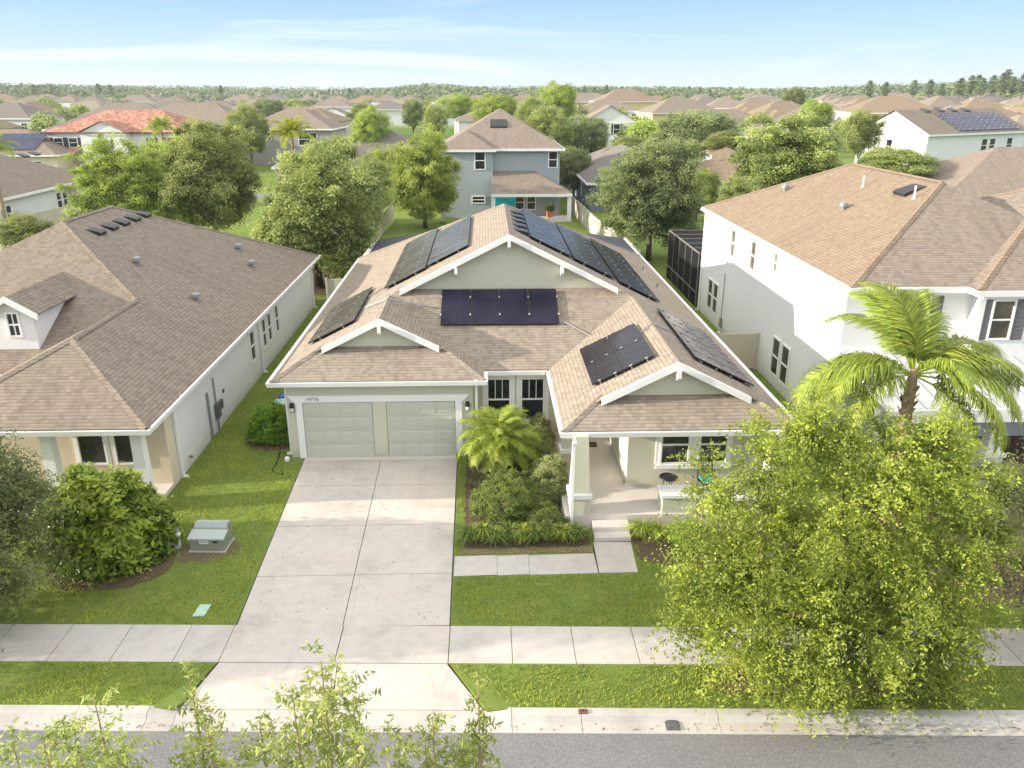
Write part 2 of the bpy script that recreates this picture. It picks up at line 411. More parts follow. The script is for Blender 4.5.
def leaf_quads(rng, P, L, W, up=.6, out=None, droop=0.0):
    n = len(P); nr = rng.normal(size=(n, 3)); nr[:, 2] = np.abs(nr[:, 2]) + up
    if out is not None: nr += out * .8
    nr = unit(nr); a = unit(np.cross(nr, rng.normal(size=(n, 3))))
    if droop: a[:, 2] -= droop; a = unit(a)
    b = unit(np.cross(nr, a)); L = np.broadcast_to(L, n)[:, None] * rng.uniform(.7, 1.3, (n, 1)); Wd = L * W
    return np.stack([P - a * L / 2, P + b * Wd / 2 - nr * L * .08, P + a * L / 2, P - b * Wd / 2 - nr * L * .08], 1)

def crown_mesh(name, seed, rx, ry, rz, ncl, per, leaf, mat, csize=.55, lobes=.22, low=-.6, W=.55, droop=.0, flat=.65, shell=.5, gaps=.12):
    """leaf clumps spread through the volume of a lumpy ellipsoid centred on the origin"""
    rng = np.random.default_rng(seed)
    d = unit(rng.normal(size=(ncl * 3, 3))); d = d[d[:, 2] > low][:ncl]
    k = rng.normal(size=(7, 3)) * 2.2; ph = rng.uniform(0, 6.28, 7)
    lump = 1 + lobes * np.sin(d @ k.T + ph).sum(1) / 2.2
    rad = (shell + (1 - shell) * rng.uniform(0, 1, len(d)) ** .6) * lump
    keep = rng.uniform(0, 1, len(d)) > gaps
    d, rad, lump = d[keep], rad[keep], lump[keep]
    C = d * rad[:, None] * np.array([rx, ry, rz])
    cs = csize * rng.uniform(.55, 1.35, len(C))
    tone = rng.uniform(0, 1, len(C))
    idx = np.repeat(np.arange(len(C)), rng.integers(int(per * .6), int(per * 1.4), len(C)))
    off = rng.normal(size=(len(idx), 3)) * cs[idx][:, None] * np.array([1, 1, flat]) * .55
    P = C[idx] + off
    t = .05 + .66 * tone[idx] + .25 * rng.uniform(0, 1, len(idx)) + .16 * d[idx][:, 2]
    me = np_mesh(name, leaf_quads(rng, P, leaf, W, out=d[idx], droop=droop), 4, t, mat)
    return me, C

def trunk_mesh(name, seed, base_z, crown_c, tips, r0, mat='bark', n=14):
    rng = random.Random(seed); mb = MB(); cz = crown_c[2]
    fork = V((crown_c[0] * .5, crown_c[1] * .5, max(base_z + .4, cz * .45)))
    mb.tube([(0, 0, base_z - .1), (rng.uniform(-.05, .05), 0, fork.z * .5), fork], [r0 * 1.25, r0 * .95, r0 * .8], 8)
    tips = list(tips); rng.shuffle(tips)
    for tp in tips[:n]:
        e = V(crown_c) + V(tp) * .92; md = fork.lerp(e, .5) + V((rng.uniform(-.2, .2), rng.uniform(-.2, .2), rng.uniform(.05, .4)))
        mb.tube([fork, md, e], [r0 * .5, r0 * .26, r0 * .06], 5, cap=False)
    return mb

def tree(name, loc, label, crown, cz, r0, seed, base=0.0, group=None, cat='tree', trunk_mat='bark', limbs=14):
    me, C = crown
    t = empty(name, loc, 0, label, cat, group)
    trunk_mesh(name, seed, base, (0, 0, cz), C, r0).build('trunk', trunk_mat, t, smooth=True)
    c = link_mesh(me, 'crown', t); c.location = (0, 0, cz)
    return t

# ------------------------------------------------------------------ sky, sun
SUN_EL, SUN_AZ_X, SUN_AZ_Y = R(15.0), -.994, -.105      # sun stands on the left, low, a little towards the viewer
wd = bpy.data.worlds.new("World"); scene.world = wd; wd.use_nodes = True
wt = wd.node_tree; bg = wt.nodes["Background"]
sky = wt.nodes.new("ShaderNodeTexSky"); sky.sky_type = 'NISHITA'; sky.sun_disc = False
sky.sun_elevation = SUN_EL; sky.sun_rotation = math.atan2(SUN_AZ_X, SUN_AZ_Y)
sky.altitude = 0; sky.air_density = 1.0; sky.dust_density = .4; sky.ozone_density = 2.5
def wn(typ, **kw):
    nd = wt.nodes.new("ShaderNode" + typ)
    for k, v in kw.items(): setattr(nd, k, v)
    return nd
def wramp(fac, stops):
    nd = wn("ValToRGB"); e = nd.color_ramp.elements
    while len(e) < len(stops): e.new(.5)
    for q, (p, c) in zip(e, stops): q.position = p; q.color = (*c, 1)
    wt.links.new(fac, nd.inputs[0]); return nd.outputs[0]
def wmix(fac, a, b, typ='MIX'):
    nd = wn("MixRGB", blend_type=typ)
    for q, i_ in zip((fac, a, b), nd.inputs):
        if isinstance(q, float): i_.default_value = q
        elif isinstance(q, tuple): i_.default_value = (*q, 1)
        else: wt.links.new(q, i_)
    return nd.outputs[0]
tc = wn("TexCoord"); sep = wn("SeparateXYZ"); wt.links.new(tc.outputs["Generated"], sep.inputs[0])
# clear pale blue low down, an added unseen bright cloud sheet overhead for soft fill light
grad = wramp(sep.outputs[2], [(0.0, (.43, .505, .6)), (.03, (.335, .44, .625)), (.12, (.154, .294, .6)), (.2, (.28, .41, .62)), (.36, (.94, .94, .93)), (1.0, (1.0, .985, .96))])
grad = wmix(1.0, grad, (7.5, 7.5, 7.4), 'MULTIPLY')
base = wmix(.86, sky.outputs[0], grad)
mp = wn("Mapping"); mp.inputs["Scale"].default_value = (1.0, 1.0, 15.0); mp.inputs["Rotation"].default_value = (0, R(-2.2), 0)
nz = wn("TexNoise"); nz.inputs["Scale"].default_value = 1.9; nz.inputs["Detail"].default_value = 7; nz.inputs["Roughness"].default_value = .55; nz.inputs["Distortion"].default_value = .8
wt.links.new(tc.outputs["Generated"], mp.inputs[0]); wt.links.new(mp.outputs[0], nz.inputs["Vector"])
cl = wramp(nz.outputs[0], [(.53, (0, 0, 0)), (.78, (.6, .6, .6))])
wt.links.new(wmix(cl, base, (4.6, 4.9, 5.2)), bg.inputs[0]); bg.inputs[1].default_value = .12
sd = bpy.data.lights.new("sun", 'SUN'); sd.energy = 4.0; sd.angle = R(.6); sd.color = (1, .89, .74)
so = bpy.data.objects.new("sun", sd); col.objects.link(so); so.location = (-60, -6, 40)
so.rotation_euler = V((SUN_AZ_X * math.cos(SUN_EL), SUN_AZ_Y * math.cos(SUN_EL), math.sin(SUN_EL))).to_track_quat('Z', 'Y').to_euler()
vs = scene.view_settings; vs.view_transform = 'Standard'; vs.look = 'None'; vs.gamma = 1; vs.use_curve_mapping = False; vs.exposure = 1.12

# ------------------------------------------------------------------ ground, street
SK = -.04                                                  # the street runs a touch askew to the houses
def st(x, y): return y + SK * x
XW = 4000.0
ST = dict(back=13.93, top=13.78, face=13.66, pan=13.35, walk0=15.37, walk1=16.77)
def sheet(rows, x0, x1, name, mat):
    mb = MB()
    for (ya, za), (yb, zb) in zip(rows[:-1], rows[1:]):
        mb.poly([(x0, ya, za), (x1, ya, za), (x1, yb, zb), (x0, yb, zb)])
    return mb.build(name, mat)
# one ground sheet: far lawns, a trough under the street, near verge (skew kept within the near field)
mb = MB()
for (x0, x1) in ((-4000, -60), (-60, -6.9), (-6.9, -.1), (-.1, 60), (60, 4000)):
    def yy(x, y): return st(max(-60, min(60, x)), y)
    rows = [(9000, 0), (15.42 if x0 == -6.9 else 13.9, 0), (15.4 if x0 == -6.9 else 13.88, -.2), (5.55, -.2), (5.53, 0), (-3000, 0)]
    for (ya, za), (yb, zb) in zip(rows[:-1], rows[1:]):
        q = lambda x, y: y if y in (9000, -3000) else yy(x, y)
        mb.poly([(x0, q(x0, yb), zb), (x1, q(x1, yb), zb), (x1, q(x1, ya), za), (x0, q(x0, ya), za)])
for P in ([(-6.9, st(-6.9, 13.96)), (-6.87, st(-6.87, 13.96)), (-6.44, 15.66), (-6.9, 15.69)], [(-.1, st(-.1, 13.96)), (-.1, 15.42), (-1.0, 15.45), (-.13, st(-.13, 13.96))]):
    mb.prism(P, -.19, -.001)
tag(mb.build('ground', 'ground'), kind='structure')
mb = MB(); mb.poly([(-60, st(-60, 6.1), -.125), (60, st(60, 6.1), -.125), (60, st(60, 13.4), -.125), (-60, st(-60, 13.4), -.125)])
tag(mb.build('road', 'asphalt'), kind='structure')
# kerb and gutter, in cast lengths; dropped at the driveway
def kerb_piece(mb, x0, x1, drop0=0.0, drop1=0.0):
    prof = [(13.95, -.19, 0), (13.95, .012, 1), (13.79, .012, 1), (13.74, -.0, 1), (13.66, -.105, .3), (13.35, -.121, 0), (13.35, -.19, 0)]
    A = [V((x0, st(x0, y), max(-.19, z - drop0 * k))) for y, z, k in prof]; B = [V((x1, st(x1, y), max(-.19, z - drop1 * k))) for y, z, k in prof]
    for i in range(len(prof)):
        j = (i + 1) % len(prof); mb.poly([A[i], A[j], B[j], B[i]])
    mb.poly(A[::-1]); mb.poly(B)
mb = MB(); g = .012
edges = [(-60 + 3 * i, -60 + 3 * (i + 1)) for i in range(17)] + [(-9.0, -7.45)]
for a, b in edges: kerb_piece(mb, a, b - g)
kerb_piece(mb, -7.45, -6.85 - g, 0, .095); kerb_piece(mb, -6.85, -3.5 - g, .095, .095); kerb_piece(mb, -3.5, -.15 - g, .095, .095)
kerb_piece(mb, -.15, .45 - g, .095, 0)
for a, b in [(.45, 1.95), (1.95, 4.9), (4.9, 7.9), (7.9, 10.9)] + [(10.9 + 3 * i, 13.9 + 3 * i) for i in range(16)]: kerb_piece(mb, a, b - g)
tag(mb.build('kerb', 'kerb_concrete'), kind='structure')
mb = MB()
for i in range(40):
    a, b = -60 + 3 * i, -57 + 3 * i
    for y0, y1, z in ((5.5, 5.7, .01), (5.7, 6.12, -.118)):
        mb.prism([(a, st(a, y0)), (b - g, st(b, y0)), (b - g, st(b, y1)), (a, st(a, y1))], -.19, z)
tag(mb.build('kerb', 'kerb_concrete'), kind='structure')

JW = .013
def slab(mb, pts, z=.012, z0=-.06):
    """one cast slab, slightly shrunk so a joint shows"""
    c = sum((V((p[0], p[1], 0)) for p in pts), V()) / len(pts)
    q = []
    for p in pts:
        d = V((p[0], p[1], 0)) - c; q.append(tuple((c + d * (1 - JW / d.length))[:2]))
    mb.prism(q, z0, z)
# sidewalk slabs
mb = MB(); xs = [-60 + 1.5 * i for i in range(36)]
xs = [x for x in xs if x < -7.3] + [-6.42]
for a, b in zip(xs[:-1], xs[1:]): slab(mb, [(a, st(a, 15.37)), (b, st(b, 15.37)), (b, st(b, 16.77)), (a, st(a, 16.77))])
xs = [-1.0] + [.52 + 1.5 * i for i in range(40)]
for a, b in zip(xs[:-1], xs[1:]): slab(mb, [(a, st(a, 15.37)), (b, st(b, 15.37)), (b, st(b, 16.77)), (a, st(a, 16.77))])
tag(mb.build('sidewalk', 'walk_concrete'), kind='structure')
# driveway: two columns of slabs, walk crossing and sloping apron
def dl(y): return -6.33 - .033 * max(0, y - 15.5)
def dm(y): return -3.68 - .02 * max(0, y - 15.5)
def dr(y): return -1.0 - .012 * max(0, y - 15.5)
mb = MB(); ys = [16.9, 19.15, 21.85, 24.5, 26.78]
for i in range(4):
    y0, y1 = ys[i], ys[i + 1]
    for L_, R_ in ((dl, dm), (dm, dr)):
        slab(mb, [(L_(y0), y0 + (0.1 if (i == 0 and L_ is dl) else -.02 if i == 0 else 0)), (R_(y0), y0 - (.07 if i == 0 and R_ is dr else 0)), (R_(y1), y1), (L_(y1), y1)])
for a, b in ((-6.42, -3.68), (-3.68, -1.0)):
    slab(mb, [(a, st(a, 15.37)), (b, st(b, 15.37)), (b, st(b, 16.77)), (a, st(a, 16.77))], .0125)
for (a0, b0, a1, b1) in ((-6.85, -3.5, -6.4, -3.6), (-3.5, -.15, -3.6, -1.02)):
    P = [V((a0 + .02, st(a0, 13.97), -.086)), V((b0 - .02, st(b0, 13.97), -.086)), V((b1 - .01, st(b1, 15.35), .011)), V((a1 + .01, st(a1, 15.35), .011))]
    mb.poly(P); lo = [p - V((0, 0, .12)) for p in P]
    for i in range(4): mb.poly([lo[i], lo[(i + 1) % 4], P[(i + 1) % 4], P[i]])
tag(mb.build('driveway', 'concrete'), kind='structure')
# dark soil under the joints
mb = MB(); mb.poly([(-6.36, 15.66, .004), (-.98, 15.44, .004), (-1.12, 26.78, .004), (-6.72, 26.78, .004)])
tag(mb.build('soil', 'soil'), kind='structure')
mb = MB(); mb.poly([(-6.9, st(-6.9, 13.9), -.115), (-.1, st(-.1, 13.9), -.115), (-.95, 15.42, -.02), (-6.45, 15.65, -.02)])
tag(mb.build('soil', 'soil'), kind='structure')
mb = MB(); mb.poly([(-1.0, 19.0, .004), (4.14, 19.03, .004), (4.2, 20.6, .004), (3.08, 20.6, .004), (3.03, 20.0, .004), (-1.0, 19.98, .004)]); tag(mb.build('soil', 'soil'), kind='structure')
# the front walk and its turn up to the steps
mb = MB(); JW = .006; xs = [-1.0, .22, 1.12, 3.04]
for i, (a, b) in enumerate(zip(xs[:-1], xs[1:])): slab(mb, [(a, 18.99), (b, 19.02), (b, 20.03), (a, 19.99)])
slab(mb, [(3.06, 19.02), (4.15, 19.02), (4.22, 20.6), (3.1, 20.66)])
tag(mb.build('front_walk', 'walk_concrete'), kind='structure')
JW = .013
# planting beds
def blob(name, pts, z, mat, seed=1, jag=.06):
    rng = random.Random(seed); out = []
    n = len(pts)
    for i in range(n):
        a, b = V(pts[i]), V(pts[(i + 1) % n]); k = max(1, int((b - a).length / .25))
        for j in range(k):
            p = a.lerp(b, j / k); out.append((p.x + rng.uniform(-jag, jag), p.y + rng.uniform(-jag, jag), z))
    mb = MB(); mb.poly(out); return tag(mb.build(name, mat), kind='structure')
blob('planting_bed', [(-.75, 20.35), (3.05, 20.4), (3.0, 21.5), (2.3, 21.8), (2.6, 27.8), (-.1, 27.75), (-.75, 26.6)], .008, 'mulch', 1)
blob('dry_edging', [(-.9, 20.1), (3.05, 20.12), (3.05, 20.42), (-.8, 20.42)], .010, 'straw', 9, .05)
blob('planting_bed', [(4.3, 19.6), (6.2, 19.0), (9.0, 19.6), (9.3, 21.5), (4.3, 21.5)], .008, 'mulch', 2)
def ell(cx, cy, rx, ry, n=18): return [(cx + rx * math.cos(6.283 * i / n), cy + ry * math.sin(6.283 * i / n)) for i in range(n)]
blob('planting_bed', ell(-10.7, 19.9, 1.75, 1.35), .008, 'mulch', 3)
blob('planting_bed', ell(-8.2, 28.3, 1.05, .9), .008, 'mulch', 4)
blob('planting_bed', ell(-8.3, 20.55, .95, .6), .006, 'dirt', 5, .12)
blob('planting_bed', ell(7.8, 14.45, 2.9, .42), .006, 'dirt', 6, .1)
blob('planting_bed', [(-14.5, 51.5), (-9.0, 51.5), (-9.0, 60), (-14.5, 60)], .006, 'mulch', 7, .2)
blob('planting_bed', [(12, 17.2), (21, 17.2), (21, 22.6), (12, 22.6)], .006, 'mulch', 8, .2)

# ------------------------------------------------------------------ building helpers
def hip(x0, y0, x1, y1, z, pitch, along=None, gables=()):
    """faces of a hip (or gable) roof over a rectangle, ridge along the longer side; returns (faces, ridge z)"""
    w, d = x1 - x0, y1 - y0
    if along is None: along = 'x' if w > d else 'y'
    faces = []
    if along == 'y':
        h = w / 2; zr = z + h * pitch; c = (x0 + x1) / 2
        ya = y0 if 'y0' in gables else min(y0 + h, (y0 + y1) / 2); yb = y1 if 'y1' in gables else max(y1 - h, (y0 + y1) / 2)
        faces = [[(x0, y1, z), (x0, y0, z), (c, ya, zr), (c, yb, zr)], [(x1, y0, z), (x1, y1, z), (c, yb, zr), (c, ya, zr)]]
        if 'y0' not in gables: faces.append([(x0, y0, z), (x1, y0, z), (c, ya, zr)])
        if 'y1' not in gables: faces.append([(x1, y1, z), (x0, y1, z), (c, yb, zr)])
    else:
        h = d / 2; zr = z + h * pitch; c = (y0 + y1) / 2
        xa = x0 if 'x0' in gables else min(x0 + h, (x0 + x1) / 2); xb = x1 if 'x1' in gables else max(x1 - h, (x0 + x1) / 2)
        faces = [[(x0, y0, z), (x1, y0, z), (xb, c, zr), (xa, c, zr)], [(x1, y1, z), (x0, y1, z), (xa, c, zr), (xb, c, zr)]]
        if 'x0' not in gables: faces.append([(x0, y1, z), (x0, y0, z), (xa, c, zr)])
        if 'x1' not in gables: faces.append([(x1, y0, z), (x1, y1, z), (xb, c, zr)])
    out = []
    for f in faces:
        g2 = []
        for p in f:
            if not g2 or (V(p) - V(g2[-1])).length > 1e-4: g2.append(p)
        if len(g2) > 2: out.append(g2)
    return out, zr

def ridge_caps(mb, segs, w=.16, mi=0):
    """low cap strips along hips and ridges: a shallow inverted V"""
    for a, b in segs:
        a, b = V(a), V(b); d = (b - a).normalized(); s_ = d.cross(V((0, 0, 1))).normalized(); u = s_.cross(d).normalized()
        P = lambda p, o, h: p + s_ * o + u * h
        q = [(-w, -.03), (0, .05), (w, -.03)]
        for (o0, h0), (o1, h1) in zip(q[:-1], q[1:]):
            mb.poly([P(a, o0, h0), P(a, o1, h1), P(b, o1, h1), P(b, o0, h0)], mi)

GUT = [(-.02, -.17), (.1, -.17), (.135, -.02), (.135, .0), (.115, .0), (.1, -.03), (-.02, -.03)]
def gutter(root, path, off, closed=True, mat='white', name='gutter', prof=GUT):
    """path clockwise seen from above so that 'right' is outward when travelling counter-clockwise"""
    mb = MB(off); mb.sweep(path, prof, closed); return mb.build(name, mat, root)

def rect_ccw(x0, y0, x1, y1, z): return [(x0, y0, z), (x1, y0, z), (x1, y1, z), (x0, y1, z)]

def window(root, c, T, N, w, h, off, frame='white', glass='glass', cols=1, rail=True, fw=.07, sill=False, surround=0.0, label=None):
    c = V(c); T = V(T); N = V(N); U = V((0, 0, 1)); mb = MB(off)
    d = .035
    for s_ in (-1, 1):
        mb.obox(c + T * s_ * (w / 2 - fw / 2) + N * d, T, N, U, fw / 2, d, h / 2)
        mb.obox(c + U * s_ * (h / 2 - fw / 2) + N * (d - .003), T, N, U, w / 2 - fw, d - .003, fw / 2)
    if rail: mb.obox(c + N * (d - .006), T, N, U, w / 2 - fw, d - .006, fw * .42)
    for k in range(1, cols):
        mb.obox(c + T * (-w / 2 + w * k / cols) + N * (d - .01), T, N, U, .018, d - .012, h / 2 - fw)
    if surround:
        s2 = surround
        for s_ in (-1, 1): mb.obox(c + T * s_ * (w / 2 + s2 / 2) + N * .02, T, N, U, s2 / 2, .02, h / 2 + s2 * .9)
        mb.obox(c + U * (h / 2 + s2 * .45) + N * .018, T, N, U, w / 2, .018, s2 * .45)
    fr = mb.build('window', frame, root)
    if label: fr['label'] = label
    mb = MB(off); mb.obox(c + N * .012, T, N, U, w / 2 - fw + .002, .004, h / 2 - fw + .002); mb.build('pane', glass, fr)
    if sill:
        mb = MB(off); mb.obox(c - U * (h / 2 + .07) + N * .05, T, N, U, w / 2 + max(.1, surround), .05, .07); mb.build('sill', frame, fr)
    return fr

def vent_box(mb, p, nrm, w=.35):
    """slant-back attic vent on a roof plane"""
    n = V(nrm).normalized(); T = V((0, 0, 1)).cross(n).normalized(); S = n.cross(T)
    p = V(p)
    a, b = w * .55, w * .5
    pr = [(-b, .0), (b, .0), (b, .02), (-b * .6, .15), (-b, .14)]
    mb.extr([p - T * a + S * s_ + n * h for s_, h in pr], T * 2 * a)

def vent_pipe(mb, p, h=.35, r=.05):
    p = V(p); mb.tube([p - V((0, 0, .05)), p + V((0, 0, h))], r, 8); mb.tube([p - V((0, 0, .05)), p + V((0, 0, .08))], [r * 2.6, r * 1.3], 8)

def vent_cap(mb, p):
    p = V(p); mb.tube([p, p + V((0, 0, .28))], .09, 8); mb.tube([p + V((0, 0, .22)), p + V((0, 0, .34)), p + V((0, 0, .42))], [.2, .19, .03], 10)

def downspout(root, x, y, z1, off, N=(0, -1, 0), foot=True, mat='white', z0=.08):
    mb = MB(off); n = V(N); p = V((x, y, 0)); w = .045
    mb.obox(p + n * .07 + V((0, 0, (z0 + z1 - .25) / 2)), n.cross(V((0, 0, 1))), n, (0, 0, 1), w, w, (z1 - .25 - z0) / 2)
    a = p + n * .07 + V((0, 0, z1 - .22)); b = p + n * .4 + V((0, 0, z1 - .02)); d = (b - a)
    mb.obox((a + b) / 2, n.cross(V((0, 0, 1))), d.cross(n.cross(V((0, 0, 1)))), d, w * .96, w * .96, d.length / 2)
    if foot: mb.obox(p + n * .13 + V((0, 0, z0 - .02)), n.cross(V((0, 0, 1))), n, (0, 0, 1), w * .97, .11, w * .9)
    return mb.build('downspout', mat, root)

def solar(root, off, planef, axis_u, corner, nu, nv, pu, pv, mat, lift=.1, gap=.02):
    """array on a roof plane; corner = (a, b) plan position of the low corner; axis_u runs along the eave, v up the slope"""
    o, U, S, n = planef(corner)
    U = U * axis_u
    mb = MB(off)
    for j in range(nv):
        for fr in (.25, .75):
            mb.obox(o + U * (nu * pu / 2) + S * ((j + fr) * pv) + n * (lift * .5), U, n, S, nu * pu / 2 - .03, lift * .36, .025)
    # end clamps that show as bright dots
    for j in range(nv):
        for i in range(nu + 1):
            for fr in (.25, .75):
                mb.obox(o + U * (i * pu - .0) + S * ((j + fr) * pv) + n * (lift + .045), U, n, S, .03, .012, .045)
    arr = mb.build('solar_array', 'rail', root)
    for j in range(nv):
        for i in range(nu):
            c = o + U * ((i + .5) * pu) + S * ((j + .5) * pv) + n * lift
            mb = MB(off); hu, hs = pu / 2 - gap / 2, pv / 2 - gap / 2
            mb.obox(c, U, n, S, hu, .02, hs, 1)
            P = lambda a, b: c + U * a * (hu - .018) + S * b * (hs - .018) + n * .022
            q = [P(-1, -1), P(1, -1), P(1, 1), P(-1, 1)]; uv = [(0, 0), (1, 0), (1, 1.7), (0, 1.7)]
            if U.cross(S).dot(n) < 0: q, uv = q[::-1], uv[::-1]
            mb.poly(q, 0, uv)
            mb.build('solar_panel', [mat, 'black'], arr)
    return arr

# ------------------------------------------------------------------ the sage-green bungalow
HO = (0.9, 36, 0)
house = empty('bungalow_house', HO, 0, 'sage green single-storey bungalow with two garage doors and many roof solar panels', 'house')
Lx, Rx, Ez, Pt = -7.56, 9.38, 3.1, .5
zL = lambda x: Ez + Pt * (x - Lx); zR = lambda x: Ez + Pt * (Rx - x); zF = lambda y: Ez + Pt * (y - 27.4)
pL, gR = 2.25, -.12                                 # porch roof's left eave, garage roof's right eave
cg, cp, cm = (Lx + gR) / 2, (pL + Rx) / 2, (Lx + Rx) / 2
zg, zp, zm = zL(cg), zR(cp), zL(cm)
v1y = 27.4 + (cg - Lx); v2y = 27.4 + (cp - pL)
GY, PY, MY = 27.65, 22.75, 31.15                     # rake planes of the three gables
GW, PW, MW = 27.96, 23.08, 31.5                     # their walls
GE, PE = 26.4, 21.8                                 # eaves in front
mxl = Lx + (MW - 27.4); mxr = Rx - (MW - 27.4)
P3 = lambda x, y, z: (x, y, z)
rf = MB(HO)
a = GY - GE
rf.poly([(Lx, GE, Ez), (Lx + a, GY, zL(Lx + a)), (cg, GY, zg), (cg, v1y, zg), (mxl, MW, zL(mxl)), (mxl, MY, zL(mxl)), (cm, MY, zm), (cm, 39.9, zm), (Lx, 48.37, Ez)][::-1])
b = PY - PE
rf.poly([(Rx, PE, Ez), (Rx - b, PY, zR(Rx - b)), (cp, PY, zp), (cp, v2y, zp), (mxr, MW, zR(mxr)), (mxr, MY, zR(mxr)), (cm, MY, zm), (cm, 39.9, zm), (Rx, 48.37, Ez)])
rf.poly([(Lx, 48.37, Ez), (cm, 39.9, zm), (Rx, 48.37, Ez)])
rf.poly([(gR, 27.4, Ez), (pL, 27.4, Ez), (cp, v2y, zp), (mxr, MW, zR(mxr)), (mxl, MW, zL(mxl)), (cg, v1y, zg)])
rf.poly([(gR, GE, Ez), (gR, 27.4, Ez), (cg, v1y, zg), (cg, GY, zg), (gR - a, GY, zL(Lx + a))])
s1 = GW - GE; rf.poly([(Lx, GE, Ez), (gR, GE, Ez), (gR - s1, GW, Ez + Pt * s1), (Lx + s1, GW, Ez + Pt * s1)])
rf.poly([(pL, PE, Ez), (pL + b, PY, zR(Rx - b)), (cp, PY, zp), (cp, v2y, zp), (pL, 27.4, Ez)][::-1])
s2 = PW - PE; rf.poly([(pL, PE, Ez), (Rx, PE, Ez), (Rx - s2, PW, Ez + Pt * s2), (pL + s2, PW, Ez + Pt * s2)])
for q in hip(Lx + .3, 43, Rx - .02, 54.4, Ez - .02, .3)[0]: rf.poly(q, 2)  # rear wing roof in one plain dark tone
# soffit just below the eaves
rf.poly([(Lx, GE, Ez - .04), (Lx, 54.3, Ez - .04), (Rx, 54.3, Ez - .04), (Rx, PE, Ez - .04), (pL, PE, Ez - .04), (pL, 27.4, Ez - .04), (gR, 27.4, Ez - .04), (gR, GE, Ez - .04)], 1)
ridge_caps(rf, [((cm, MY + .05, zm), (cm, 39.9, zm)), ((cm, 39.9, zm), (Lx, 48.37, Ez)), ((cm, 39.9, zm), (Rx, 48.37, Ez)), ((cg, GY + .05, zg), (cg, v1y, zg)), ((cp, PY + .05, zp), (cp, v2y, zp)),
                ((Lx, GE, Ez), (Lx + s1, GW, Ez + Pt * s1)), ((gR, GE, Ez), (gR - s1, GW, Ez + Pt * s1)), ((pL, PE, Ez), (pL + s2, PW, Ez + Pt * s2)), ((Rx, PE, Ez), (Rx - s2, PW, Ez + Pt * s2))], .13)
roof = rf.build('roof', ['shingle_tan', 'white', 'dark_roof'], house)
# white rake boards of the three gables, built as chevrons with their own depth
def chevron(name, cx, zc, hw, y, dep=.3, hgt=.18, top=.035):
    mb = MB(HO); zl = zc - hw * Pt
    mb.extr([(cx - hw, y, zl + top), (cx, y, zc + top), (cx + hw, y, zl + top), (cx + hw, y, zl - hgt), (cx, y, zc - hgt), (cx - hw, y, zl - hgt)][::-1], (0, dep, 0))
    return mb.build(name, 'white', house)
chevron('rake_board', cm, zm, (mxr - mxl) / 2 - .02, MY - .06, .14)
chevron('rake_board', cg, zg, cg - Lx - a - .36, GY - .06, .14)
chevron('rake_board', cp, zp, cp - pL - b - .3, PY - .06, .14)
# gable walls: triangles with thickness, and the little brackets under the rakes
for cx, zc, hw, y in ((cm, zm, cm - mxl, MW), (cg, zg, cg - Lx - s1, GW), (cp, zp, cp - pL - s2, PW)):
    mb = MB(HO); mb.extr([(cx - hw, y, zc - hw * Pt - .1), (cx + hw, y, zc - hw * Pt - .1), (cx + hw, y, zc - hw * Pt - .04), (cx, y, zc - .04), (cx - hw, y, zc - hw * Pt - .04)], (0, .2, 0))
    mb.build('gable_wall', 'sage', house)
def bracket(x, y, z):
    mb = MB(HO); mb.extr([(x - .06, y, z), (x - .06, y, z - .3), (x - .06, y - .3, z - .34), (x - .06, y - .5, z - .2), (x - .06, y - .5, z + .05)], (.12, 0, 0)); mb.build('bracket', 'white', house)
for dx in (0, -2.1, 2.1): bracket(cm + dx, MW, zm - abs(dx) * Pt - .24)
bracket(cg, GW, zg - .24); bracket(cp, PW, zp - .24)
# walls
wl = MB(HO)
FP = [(-7.16, 26.8), (-.52, 26.8), (-.52, 27.85), (2.65, 27.85), (2.65, 29.1), (4.5, 29.1), (4.5, 23.3), (8.98, 23.3), (8.98, 53.9), (-6.86, 53.9), (-6.86, 47.97), (-7.16, 47.97)]
wl.prism(FP, 0, Ez - .05)
wl.build('wall', 'sage', house)
gutter(house, [(pL, 27.4, Ez), (pL, PE, Ez), (Rx, PE, Ez), (Rx, 54.4, Ez)], HO, False)
gutter(house, [(Lx, 48.3, Ez), (Lx, GE, Ez), (gR, GE, Ez), (gR, 27.4, Ez), (pL - .16, 27.4, Ez)], HO, False)
# garage doors in a white surround
GYW = 26.8
def garage_door(x0, x1, h=2.17):
    mb = MB(HO)
    y = GYW - .008
    mb.box(x0, y - .02, .02, x1, y, h)
    for r in range(4):
        z0 = .03 + r * (h - .03) / 4
        mb.box(x0 + .01, y - .035, z0, x1 - .01, y - .021, z0 + (h - .03) / 4 - .014)
        for k in range(4):
            w = (x1 - x0 - .1) / 4; xa = x0 + .05 + k * w
            # raised panel: a bevelled field in a shallow frame
            mb.obox((xa + w / 2, y - .042, z0 + .26), (1, 0, 0), (0, 0, 1), (0, -1, 0), w / 2 - .05, .17, .009, top=.9)
    return mb.build('garage_door', 'sage_door', house)
garage_door(-6.6, -4.15); garage_door(-3.63, -1.18)
mb = MB(HO)
mb.extr([(-7.12, GYW - .002, 2.44), (-6.93, GYW - .002, 2.19), (-.85, GYW - .002, 2.19), (-.66, GYW - .002, 2.44)][::-1], (0, -.07, 0))
for x0, x1 in ((-6.86, -6.62), (-1.16, -.92)): mb.box(x0, GYW - .062, .0, x1, GYW - .003, 2.188)
mb.build('door_surround', 'white', house)
mb = MB(HO); mb.box(-4.13, GYW - .05, 0, -3.65, GYW - .003, 2.187); mb.build('door_pillar', 'sage', house)
mb = MB(HO); mb.box(-6.62, GYW - .3, -.02, -1.16, GYW - .0, .02); mb.build('threshold', 'porch_floor', house)
